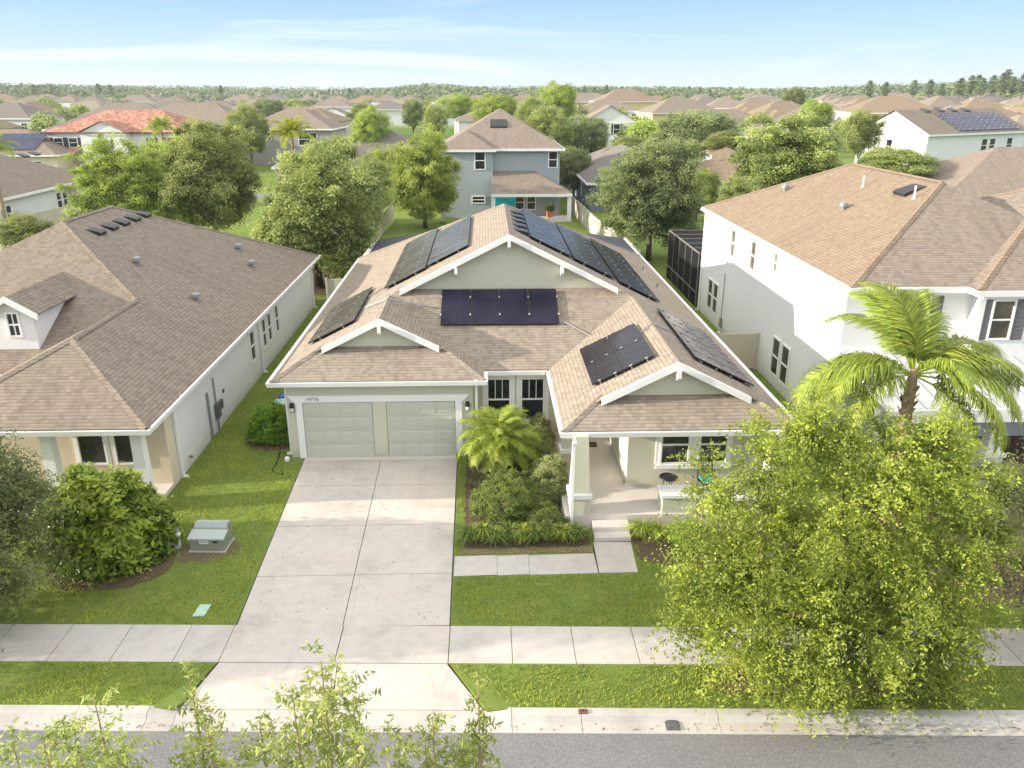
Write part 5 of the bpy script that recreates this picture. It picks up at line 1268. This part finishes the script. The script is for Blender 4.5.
# ------------------------------------------------------------------ houses of the neighbourhood
def nbr(name, loc, rz, w, d, ze, label, wall, roofm, pitch=.45, along=None, gables=(), wins=(), oh=.45, wing=None, extra=None, glass='glass', shut=None, trim='white'):
    """house in its own frame: front wall on local y=0, x centred; windows (side, u, z, w, h)"""
    h = empty(name, loc, rz, label, 'house'); hw = w / 2
    wl = MB(); wl.box(-hw, 0, 0, hw, d, ze - .05)
    fs, zr2 = hip(-hw - oh, -oh, hw + oh, d + oh, ze, pitch, along, gables)
    z_in = lambda q: ze + pitch * q
    al = along or ('x' if w > d else 'y')
    for gname in gables:
        if gname in ('y0', 'y1'):
            y = 0 if gname == 'y0' else d - .2
            wl.extr([(-hw, y, ze - .05), (hw, y, ze - .05), (hw, y, ze + oh * pitch - .06), (0, y, zr2 - .06), (-hw, y, ze + oh * pitch - .06)], (0, .2, 0))
        else:
            x = -hw if gname == 'x0' else hw - .2
            wl.extr([(x, d, ze - .05), (x, 0, ze - .05), (x, 0, ze + oh * pitch - .06), (x, d / 2, zr2 - .06), (x, d, ze + oh * pitch - .06)], (.2, 0, 0))
    rf = MB()
    for q in fs: rf.poly(q)
    wfs = []
    if wing:
        for (x0, y0, x1, y1, z2, wm, wg) in wing:
            wl.box(x0 + .3, y0 + .3, 0, x1 - .3, y1, z2 - .05)
            f2, zr3 = hip(x0, y0, x1, y1 + .3, z2 + .01, pitch, None if not wg else 'y', wg); wfs += [(x0, y0, x1, y1 + .3, z2)]
            for q in f2: rf.poly(q)
            if 'y0' in wg: wl.extr([(x0 + .3, y0 + .3, z2 - .05), (x1 - .3, y0 + .3, z2 - .05), ((x0 + x1) / 2, y0 + .3, zr3 - .08)], (0, .2, 0))
    wl.build('wall', wall, h); r_ = rf.build('roof', roofm, h)
    gutter(h, rect_ccw(-hw - oh, -oh, hw + oh, d + oh, ze), (0, 0, 0), mat=trim, name='fascia', prof=[(-.03, -.22), (.06, -.22), (.06, .02), (-.03, .02)])
    for (x0, y0, x1, y1, z2) in wfs: gutter(h, rect_ccw(x0, y0, x1, y1, z2), (0, 0, 0), mat=trim, name='fascia', prof=[(-.03, -.2), (.06, -.2), (.06, .02), (-.03, .02)])
    for (sd_, u, z, ww, wh) in wins:
        if sd_ == 'f': c, T, N = (u, 0, z), (1, 0, 0), (0, -1, 0)
        elif sd_ == 'l': c, T, N = (-hw, u, z), (0, 1, 0), (-1, 0, 0)
        elif sd_ == 'r': c, T, N = (hw, u, z), (0, 1, 0), (1, 0, 0)
        else: c, T, N = (u, sd_, z), (1, 0, 0), (0, -1, 0)
        window(h, c, T, N, ww, wh, (0, 0, 0), glass=glass, fw=.1)
        if shut:
            for s_ in (-1, 1):
                mb = MB(); mb.obox(V(c) + V(T) * s_ * (ww / 2 + .25) + V(N) * .02, T, N, (0, 0, 1), .22, .02, wh / 2); mb.build('shutter', shut, h)
    return h, r_
def vents(r_, pts, mat='black', s_=.8):
    for p, n in pts:
        mb = MB(); vent_box(mb, p, n, s_); mb.build('roof_vent', mat, r_)

# blue-grey two-storey house behind the garden
bh, br = nbr('two_storey_house', (1.7, 85, 0), 0, 12.0, 14, 6.9, 'blue-grey two-storey house with a covered patio behind the solar roof', 'blue_wall', 'shingle_red', .58, 'y', (),
             [('f', 5.3, 5.8, 1.0, 1.7), (-.9, -2.2, 5.8, 1.15, 1.85), (-.9, -2.4, 1.9, 1.4, .8), ('f', 1.9, 1.5, 1.0, 1.6), ('f', 3.1, 1.5, 1.0, 1.6)], wing=[(-6.6, -1.2, -.6, 8, 6.85, 0, ())])
mb = MB(); q = [(-1.1, -3.6, 2.75), (7.0, -3.6, 2.75), (7.0, .0, 4.6), (6.0, 0, 4.6), (-1.1, 0, 4.6)]
mb.poly([(-1.1, -3.6, 2.75), (7.0, -3.6, 2.75), (3.4, 0, 4.7), (-1.1, 0, 4.7)]); mb.poly([(7.0, -3.6, 2.75), (7.0, 0, 2.75), (3.4, 0, 4.7)]); mb.build('patio_roof', 'shingle_red', bh)
mb = MB(); mb.box(-1.1, -3.72, 2.5, 7.0, -3.602, 2.77); mb.build('fascia', 'white', bh)
for x in (-.9, 6.75):
    mb = MB(); mb.box(x - .2, -3.55, 0, x + .2, -3.15, 2.7); mb.build('column', 'white', bh)
mb = MB(); mb.box(-1.1, -3.6, 0, 7, -.01, .1); mb.build('patio', 'porch_floor', bh)
vents(br, [((-.2, 3.5, 6.9 + .58 * 3.95), (0, -.58, 1))], s_=1.6)
tq = MB(); tq.obox((0, 0, 1.1), (1, 0, 0), (0, 1, .15), (0, 0, 1), 1.15, .04, .55); tqo = tq.build('hanging_towel', 'turq', None, bevel=.03); tqo.location = (2.0, 83.2, .9); tag(tqo, 'turquoise towel hanging under the patio roof of the blue-grey house', 'towel')
pt = empty('plant_pot', at_z(550, 218) , 0, 'orange pot with a plant at the patio edge of the blue-grey house', 'pot')
mb = MB(); mb.tube([(0, 0, 0), (0, 0, .7)], [.3, .42], 12); mb.build('pot', 'terracotta', pt)
me, _ = crown_mesh('foliage', 230, .5, .5, .5, 40, 40, .12, 'shrub', .18); f = link_mesh(me, 'foliage', pt); f.location = (0, 0, 1.0)

nbr('bungalow_house', (17.2, 88.5, 0), 0, 11.6, 24, 3.1, 'slate-blue single-storey house right of the blue-grey house, partly behind the dense oak', 'dark_blue_wall', 'shingle_grey', .48, 'y', (), [('l', 8, 1.7, .8, 1.5), ('l', 11, 1.7, .8, 1.5), ('l', 17, 1.7, .8, 1.5)])
oh_, or_ = nbr('two_storey_house', (-58, 134, 0), R(-4), 23, 14, 6.2, 'white two-storey house with an orange terracotta tiled roof', 'white_wall', 'tile', .42, 'x', (), [('f', -9.6, 4.6, 1.5, 1.5), ('f', -7.2, 4.6, 1.5, 1.5), (-1.7, -1.2, 4.5, 1.7, 1.4), ('f', 5.5, 4.9, .9, .9), ('f', 9, 4.2, 2.2, 2.4)], wing=[(-5.2, -2.0, 2.6, 6, 6.25, 0, ('y0',))], shut='shutter_dark', trim='rust')
for q in ([(-12.5, -4, 3.0), (-5.4, -4, 3.0), (-5.4, -.02, 3.9), (-12.5, -.02, 3.9)], [(5.5, -3, 3.0), (11.5, -3, 3.0), (11.5, -.02, 3.9), (5.5, -.02, 3.9)]):
    mb = MB(); mb.poly(q); mb.build('lower_roof', 'tile', oh_)
nh, nr2 = nbr('bungalow_house', (-53.5, 70, 0), 0, 17.0, 26, 3.1, 'pale blue-white bungalow with a wide purple-brown roof at the left edge', 'grey_wall', 'shingle_brown', .45, 'y', (), [('r', 8.0, 1.6, 1.0, 1.6), ('r', 17.5, 1.6, 1.1, 1.7), ('r', 18.8, 1.6, 1.1, 1.7), ('r', 5.2, 1.2, 2.0, 2.3)])
mb = MB(); 
for q in hip(8.2, 19.5, 15.5, 27, 2.9, .42)[0]: mb.poly(q)
mb.build('lower_roof', 'shingle_brown', nh)
mb = MB(); mb.box(8.6, 19.9, 0, 15.1, 26.5, 2.88); mb.build('lower_wall', 'cream', nh)
vents(nr2, [((3.0, 22.4, 3.1 + .45 * 5.95), (.45, 0, 1)), ((2.9, 25, 3.1 + .45 * 6.0), (.45, 0, 1))], s_=1.0)
hs5, r5 = nbr('bungalow_house', (-76, 128, 0), 0, 22, 16, 3.2, 'low brown-roofed house carrying pale shining solar panels at far left', 'cream', 'shingle_brown', .4, 'x', (), [('f', 8, 1.6, 1.4, 1.4)])
def pl5(c):
    n = V((0, -.4, 1)).normalized(); return V((c[0], c[1], 3.2 + .4 * (c[1] + .45))), V((1, 0, 0)), V((0, 1, .4)).normalized(), n
solar(hs5, (0, 0, 0), pl5, 1, (-1.0, 1.0), 7, 3, 1.2, 1.9, 'solar_far')
nbr('two_storey_house', (-73, 152, 0), R(3), 10, 10, 5.8, 'small white two-storey house behind the panelled low roof at far left', 'white_wall', 'shingle_grey', .42, 'x', (), [('f', 1.6, 4.5, .9, 1.4), ('f', 2.9, 4.5, .9, 1.4), ('f', 4.2, 4.5, .9, 1.4)])
nbr('bungalow_house', (-66, 185, 0), R(-5), 26, 16, 5.4, 'wide brown hip-roofed house behind the terracotta roof', 'beige', 'shingle_brown', .5, 'x', ())
nbr('bungalow_house', (-100, 235, 0), R(4), 26, 16, 4.6, 'wide brown-roofed house with a small white gable near the far left', 'white_wall', 'shingle_brown', .5, 'x', (), wing=[(2, -3, 11, 6, 4.6, 0, ('y0',))])
gh, gr = nbr('two_storey_house', (-34.2, 146, 0), R(-3), 15.5, 12, 6.1, 'grey two-storey house with a reddish-brown hip roof and a big white window', 'grey_house', 'shingle_red', .47, 'x', (), [('f', -6.8, 4.9, .9, 1.4), ('f', -3.2, 4.9, .9, 1.3), ('f', 3.6, 4.4, 3.3, 2.2), ('f', 4.0, 1.6, 2, 1.5)])
nbr('bungalow_house', (-20.5, 108, 0), R(4), 13, 13, 3.1, 'small brown-roofed bungalow peeking over the broad oak', 'beige', 'shingle_brown', .45, 'x', ())
nbr('bungalow_house', (-15.5, 122, 0), R(-3), 15, 14, 3.1, 'plain grey-brown hip roof left of the blue-grey two-storey house', 'grey_wall', 'shingle_grey', .5, 'x', ())
nbr('two_storey_house', (28.5, 190, 0), R(0), 11, 12, 5.6, 'white gabled two-storey house with dark shutters near the centre right', 'white_wall', 'shingle_red', .58, 'y', ('y0',), [('f', 1.6, 3.9, 1.6, 2.4), ('f', -3.6, 3.8, 1.2, 2.2)], shut='shutter_dark', wing=[(-14.5, 1.5, -4.5, 9, 5.5, 0, ())])
nbr('two_storey_house', (55, 226, 0), R(8), 20, 14, 6.4, 'yellow two-storey house with a wide brown roof and ridge vents', 'yellow_wall', 'shingle_brown', .5, 'x', (), [('l', 4, 4.8, 1.0, 1.6), ('l', 6.5, 4.8, 1.0, 1.6)])
nbr('bungalow_house', (54, 178, 0), R(6), 22, 16, 4.6, 'broad grey-brown hip roof behind the bright green tree', 'white_wall', 'shingle_brown', .45, 'x', ())
nbr('two_storey_house', (52, 300, 0), R(5), 22, 16, 8.2, 'distant tan-roofed house rising behind the white gabled house', 'yellow_wall', 'shingle_orange', .5, 'x', ())
nbr('two_storey_house', (36, 330, 0), R(0), 34, 16, 7.6, 'long low distant brown roof left of the tan-roofed house', 'beige', 'shingle_brown', .4, 'x', ())
th, tr_ = nbr('bungalow_house', (27.5, 90, 0), R(-6), 12, 16, 3.1, 'tan-roofed bungalow with a white satellite dish behind the dense oak', 'grey_wall', 'shingle_orange', .5, 'y', (), [('f', -2, 1.6, 1.2, 1.3)])
mb = MB()
for i in range(8):
    a0, a1 = 6.283 * i / 8, 6.283 * (i + 1) / 8
    mb.poly([(0, 0, 0), (.5 * math.cos(a0), .5 * math.sin(a0), .12), (.5 * math.cos(a1), .5 * math.sin(a1), .12)]); mb.poly([(.5 * math.cos(a1), .5 * math.sin(a1), .11), (.5 * math.cos(a0), .5 * math.sin(a0), .11), (0, 0, -.02)])
ds = mb.build('satellite_dish', 'white', th); ds.location = (-2.6, 3, 5.4); ds.rotation_euler = (R(55), 0, R(20))
mb = MB(); mb.tube([(-2.6, 3.15, 4.6), (-2.6, 3.1, 5.35)], .04, 6); mb.build('dish_mast', 'galv', th)
nbr('bungalow_house', (72, 190, 0), R(-24), 17, 18, 4.4, 'brown hip-roofed house with red shutters right of the full green tree', 'beige', 'shingle_red', .5, 'y', (), [('f', 2.6, 2.9, 1.3, 1.7), ('f', 4.6, 2.9, 1.3, 1.7)], shut='shutter_red')
nbr('bungalow_house', (55, 155, 0), R(0), 7, 8, 3.9, 'small pale teal gable peeking above the full green tree', 'teal_wall', 'shingle_orange', .55, 'y', ('y0',))
nbr('two_storey_house', (84, 290, 0), R(-8), 14, 14, 6.2, 'white house with blue shutters among the far trees on the right', 'white_wall', 'shingle_red', .55, 'y', (), [('f', -2.6, 4.3, 1.4, 2.2), ('f', 2.6, 4.3, 1.4, 2.2)], shut='shutter_blue')
nbr('two_storey_house', (112, 225, 0), R(-10), 24, 18, 6.4, 'wide orange-brown roof left of the tall white gable at upper right', 'cream', 'shingle_orange', .45, 'x', ())
# big white house with panels at upper right, turned towards us
wh_, wr_ = nbr('two_storey_house', (76.5, 127, 0), R(26), 24, 12.5, 6.2, 'large bright white two-storey house with a rooftop solar array at upper right', 'white_wall', 'shingle_brown', .5, 'x', ('x0', 'x1'), [('l', 6.5, 4.2, 1.2, 2.2), ('f', 1.6, 4.3, 1.5, 2.1), ('f', 3.6, 4.3, 1.5, 2.1), ('f', 8, 4.3, 1.5, 2.1)])
def plw(c):
    n = V((0, -.5, 1)).normalized(); return V((c[0], c[1], 6.2 + .5 * (c[1] + .45))), V((1, 0, 0)), V((0, 1, .5)).normalized(), n
solar(wh_, (0, 0, 0), plw, 1, (-4.6, .2), 10, 3, 1.5, 1.75, 'solar_far')
vents(wr_, [((-5.5 + 3.2 * k, 6.0, 6.2 + .5 * 6.45), (0, -.5, 1)) for k in range(4)], s_=1.3)
nbr('bungalow_house', (46, 64, 0), R(-3), 18, 15, 4.3, 'brown roof edge peeking over the ridge of the white two-storey house', 'grey_wall', 'shingle_red', .45, 'x', ())
nbr('two_storey_house', (-12.5, 300, 0), R(6), 9, 12, 6.6, 'tall narrow white house beside the bright lawn', 'white_wall', 'shingle_grey', .45, 'y', (), [('f', -2.4, 5, 1.1, 1.6)])
nbr('two_storey_house', (-1.5, 305, 0), R(-4), 12, 12, 6.6, 'white house with a low garage wing right of the bright lawn', 'white_wall', 'shingle_orange', .45, 'y', (), wing=[(-1, -5, 7, 4, 3.2, 0, ())])
nbr('two_storey_house', (-34, 300, 0), R(2), 14, 12, 5.6, 'pale grey house left of the bright lawn', 'grey_wall', 'shingle_grey', .45, 'x', (), [('f', -3, 4, 1.1, 1.5)])
nbr('two_storey_house', (-56, 310, 0), R(-2), 15, 12, 6.3, 'white house with a gabled garage wing above the grey hip roof', 'white_wall', 'shingle_brown', .45, 'x', (), [('f', -5, 4.8, 1.2, 1.8)], wing=[(-4, -8, 8, 3, 3.6, 0, ('y0',))])
nbr('two_storey_house', (-86, 270, 0), R(0), 17, 12, 6.2, 'blue-white two-storey house right of the terracotta roof, nearer of two', 'grey_wall', 'shingle_grey', .42, 'x', (), [('f', -5, 4.5, 1.5, 1.8), ('f', 4, 4.5, 1.5, 1.8)])
nbr('two_storey_house', (-104, 280, 0), R(2), 16, 12, 6.2, 'blue-white two-storey house directly above the terracotta ridge', 'grey_wall', 'shingle_grey', .42, 'x', (), [('f', 2, 4.5, 1.5, 1.8)])
nbr('two_storey_house', (-72, 262, 0), R(-5), 14, 12, 6.4, 'beige house with a tan hip roof behind the olive tree', 'cream', 'shingle_tan', .45, 'x', ())

# bright lawn far behind
mb = MB(); mb.prism([(-44, 205), (-6, 205), (-4, 285), (-44, 285)], -.05, .02); tag(mb.build('meadow', m_plain('bright_lawn', (.1, .16, .025), .95, .2, .2, .1)), kind='structure')
mb = MB(); mb.prism([(-60, 100), (60, 100), (60, 106), (-60, 106)], -.05, .012); tag(mb.build('back_street', 'asphalt'), kind='structure')

# ------------------------------------------------------------------ farther houses and trees, each an object of its own
def far_house(name, w, d, ze, pitch, wall, roofm, seed):
    wl = MB(); wl.box(-w / 2, 0, 0, w / 2, d, ze - .05); fs, _ = hip(-w / 2 - .4, -.4, w / 2 + .4, d + .4, ze, pitch)
    for q in fs: wl.poly(q, 1)
    f2, _ = hip(-w * .45, -4, -w * .02, d * .5, ze * .93, pitch); wl.box(-w * .45 + .4, -3.6, 0, -w * .02 - .4, d * .4, ze * .93 - .05)
    for q in f2: wl.poly(q, 1)
    for k in range(4):
        x = -w * .4 + w * .8 * k / 3; wl.box(x - .6, -.04 if k > 1 else -3.64, ze * .93 - 2.0, x + .6, .0 if k > 1 else -3.6, ze * .93 - .6, 2)
    for k in (0, 1): wl.box(-w / 2 - .42, -.46, ze - .2, w / 2 + .42, -.4, ze + .02, 3) if k == 0 else None
    o = wl.build(name, [wall, roofm, 'dark', 'white']); return o
FH = [(far_house('distant_house', 17, 13, 6.2, .48, 'white_wall', 'shingle_brown', 1), 'distant white-walled house with a brown roof far across the neighbourhood'),
      (far_house('distant_house', 19, 14, 3.6, .5, 'cream', 'shingle_tan', 2), 'distant low cream house with a tan roof far across the neighbourhood'),
      (far_house('distant_house', 16, 13, 6.0, .46, 'grey_wall', 'shingle_grey', 3), 'distant grey house with a grey roof far across the neighbourhood'),
      (far_house('distant_house', 20, 15, 4.6, .5, 'beige', 'shingle_orange', 4), 'distant beige house with an orange-brown roof far across the neighbourhood')]
GN = ['distant white houses', 'distant cream houses', 'distant grey houses', 'distant beige houses']
rng = random.Random(77); used = [False] * 4; spots = []
def half(Y): return Y * .72
named = [(o.location.x, o.location.y) for o in scene.objects if o.parent is None and o.type == 'EMPTY' and o.get('category') == 'house' and o.location.y > 115]
rowY = 165.0
while rowY < 760:
    x = -half(rowY) + rng.uniform(0, 12)
    while x < half(rowY):
        Y = rowY + rng.uniform(-6, 6)
        if all(abs(x - a) > 19 or abs(Y - b) > 24 for a, b in named) and not (-46 < x < -2 and Y < 300) and rng.random() < .8:
            k = rng.choice([0, 0, 1, 1, 2, 3, 3]); src, lab = FH[k]
            if not used[k]: o = src; used[k] = True
            else: o = src.copy(); col.objects.link(o)
            o.location = (x, Y, 0); o.rotation_euler = (0, 0, rng.choice([0, 0, math.pi / 2, math.pi]) + rng.uniform(-.15, .15)); s_ = rng.uniform(.9, 1.15); o.scale = (s_, s_, rng.uniform(.9, 1.1)); tag(o, lab, 'house', GN[k]); spots.append((x, Y))
        x += rng.uniform(19, 24) * (1 + (rowY - 165) / 1000)
    rowY += 30 + (rowY - 165) * .08
def far_tree(name, seed, mat, h, r, n=240, per=22, lf=.13):
    me, C = crown_mesh(name, seed, r, r, h * .42, n, per, lf * r, mat, r * .22, .26, -.6, .65, shell=.55)
    return me, h
FT = [('oak', 9), ('oak_y', 7.5), ('oak_d', 10), ('far_leaf', 8.5)]
FTM = []
for i, (m_, h) in enumerate(FT):
    me, h = far_tree('crown', 240 + i, m_, h, 4.2); FTM.append((me, h))
FL = ['distant green tree between the far roofs', 'distant yellow-green tree between the far roofs', 'distant dark green tree between the far roofs', 'distant olive tree between the far roofs']
FGN = ['distant green trees', 'distant yellow-green trees', 'distant dark trees', 'distant olive trees']
FTT = []
for i, (me, h) in enumerate(FTM):
    t = empty('distant_tree', (0, 0, 0), 0, FL[i], 'tree', FGN[i]); mb = MB(); mb.tube([(0, 0, -.1), (.05, 0, h * .3), (0, 0, h * .75)], [.28, .2, .08], 6); mb.build('trunk', 'bark', t)
    c = link_mesh(me, 'crown', t); c.location = (0, 0, h * .58); FTT.append(t)
usedt = [False] * 4; n_t = 0
for k in range(2500):
    if n_t >= 298: break
    Y = 165 + 560 * rng.random() ** 1.25; x = rng.uniform(-half(Y), half(Y))
    if any(abs(x - a) < 11 and -12 < Y - b < 20 for a, b in spots + named): continue
    if -46 < x < -2 and Y < 300: continue
    if Y < 215 and rng.random() < .6: continue
    i = rng.choice([0, 0, 1, 1, 1, 2, 3, 3]); o = FTT[i] if not usedt[i] else copy_tree(FTT[i]); usedt[i] = True
    s_ = rng.uniform(.55, 1.05); o.location = (x, Y, 0); o.rotation_euler = (0, 0, rng.uniform(0, 6.28)); o.scale = (s_ * rng.uniform(.9, 1.3), s_ * rng.uniform(.9, 1.3), s_ * rng.uniform(.85, 1.05)); n_t += 1
# tall pines against the sky
def pine(seed):
    rngn = np.random.default_rng(seed); Ps, T = [], []
    for k in range(9):
        z = 11 + k * .95 + rngn.uniform(-.4, .4); r = (2.9 - abs(k - 4) * .45) * rngn.uniform(.6, 1.1); a0 = rngn.uniform(0, 6.28)
        for j in range(3):
            a = a0 + 2.1 * j; c = np.array([math.cos(a) * r * .6, math.sin(a) * r * .6, z]); m = 55
            Ps.append(c + rngn.normal(size=(m, 3)) * np.array([r * .42, r * .42, .35])); T.append(rngn.uniform(.1, .9) * np.ones(m) + rngn.uniform(-.2, .2, m))
    return np_mesh('crown', leaf_quads(rngn, np.concatenate(Ps), .75, .5), 4, np.concatenate(T), 'far_blue')
PN = [pine(260 + i) for i in range(3)]; src = []
for i in range(3):
    t = empty('pine_tree', (0, 0, 0), 0, 'tall flat-topped pine standing above the far treeline', 'tree', 'tall pines on the horizon'); mb = MB(); mb.tube([(0, 0, -.1), (.1, 0, 9), (0, 0, 18.5)], [.32, .24, .08], 6); mb.build('trunk', 'bark', t); link_mesh(PN[i], 'crown', t); src.append([t, False])
for px, Y, s_ in [(868, 430, .95), (884, 440, .9), (912, 450, 1.0), (928, 470, 1.0), (940, 440, .85), (958, 430, 1.05), (968, 450, 1.1), (980, 420, 1.0), (990, 440, 1.1), (1000, 430, 1.2), (1010, 445, 1.1), (1020, 425, 1.15), (1003, 470, 1.3), (975, 490, 1.2), (606, 560, .85), (594, 540, .8), (584, 560, .8), (36, 600, .9), (54, 620, .9), (100, 640, .95), (112, 620, .9), (350, 640, .75), (368, 650, .7), (222, 640, .85)]:
    i = rng.randrange(3); t, u = src[i]; o = t if not u else copy_tree(t); src[i][1] = True
    p = at_y(px, 100, Y); o.location = (p.x, Y, 0); o.rotation_euler = (0, 0, rng.uniform(0, 6.28)); s_ *= .88; o.scale = (s_ * 1.25, s_ * 1.25, s_)
# the far wood: one mass closing the horizon
rngn = np.random.default_rng(9); n = 6400
Yw = rngn.uniform(560, 1500, n); Xw = rngn.uniform(-1.1, 1.1, n) * Yw; q_ = Xw / Yw
hw_ = rngn.uniform(6.5, 11.5, n) * (.75 + Yw / 2400) + 1.6 * np.sin(Xw * .011) + 6 * np.clip((q_ - .36) * 5, 0, 1) * (q_ < .8) + 5 * np.exp(-((q_ + .06) / .05) ** 2) + 3 * np.exp(-((q_ + .55) / .12) ** 2); m = 44
C = np.stack([Xw, Yw, hw_ * .55], 1); idx = np.repeat(np.arange(n), m); og = np.clip(rngn.normal(size=(n * m, 3)), -1.5, 1.5)
P = C[idx] + og * np.stack([np.full(n * m, 4.5), np.full(n * m, 4.5), (hw_ * .3)[idx]], 1)
wood = link_mesh(np_mesh('far_wood', leaf_quads(rngn, P, 2.6, .75), 4, rngn.uniform(0, 1, n)[idx] * .6 + rngn.uniform(0, .4, n * m), 'far_blue'), 'far_wood')
tag(wood, 'continuous dark wood along the horizon', 'wood', kind='stuff')

# ------------------------------------------------------------------ hazy air
hm = bpy.data.materials.new("haze"); hm.use_nodes = True; ht = hm.node_tree; ht.nodes.clear()
ho = ht.nodes.new("ShaderNodeOutputMaterial"); hv = ht.nodes.new("ShaderNodeVolumePrincipled")
hv.inputs["Color"].default_value = (.86, .92, 1, 1); hv.inputs["Density"].default_value = .00017; hv.inputs["Anisotropy"].default_value = .2
ht.links.new(hv.outputs[0], ho.inputs["Volume"])
mb = MB(); mb.box(-1700, -60, -1.2, 1700, 1650, 32); tag(mb.build('haze', hm), kind='stuff')
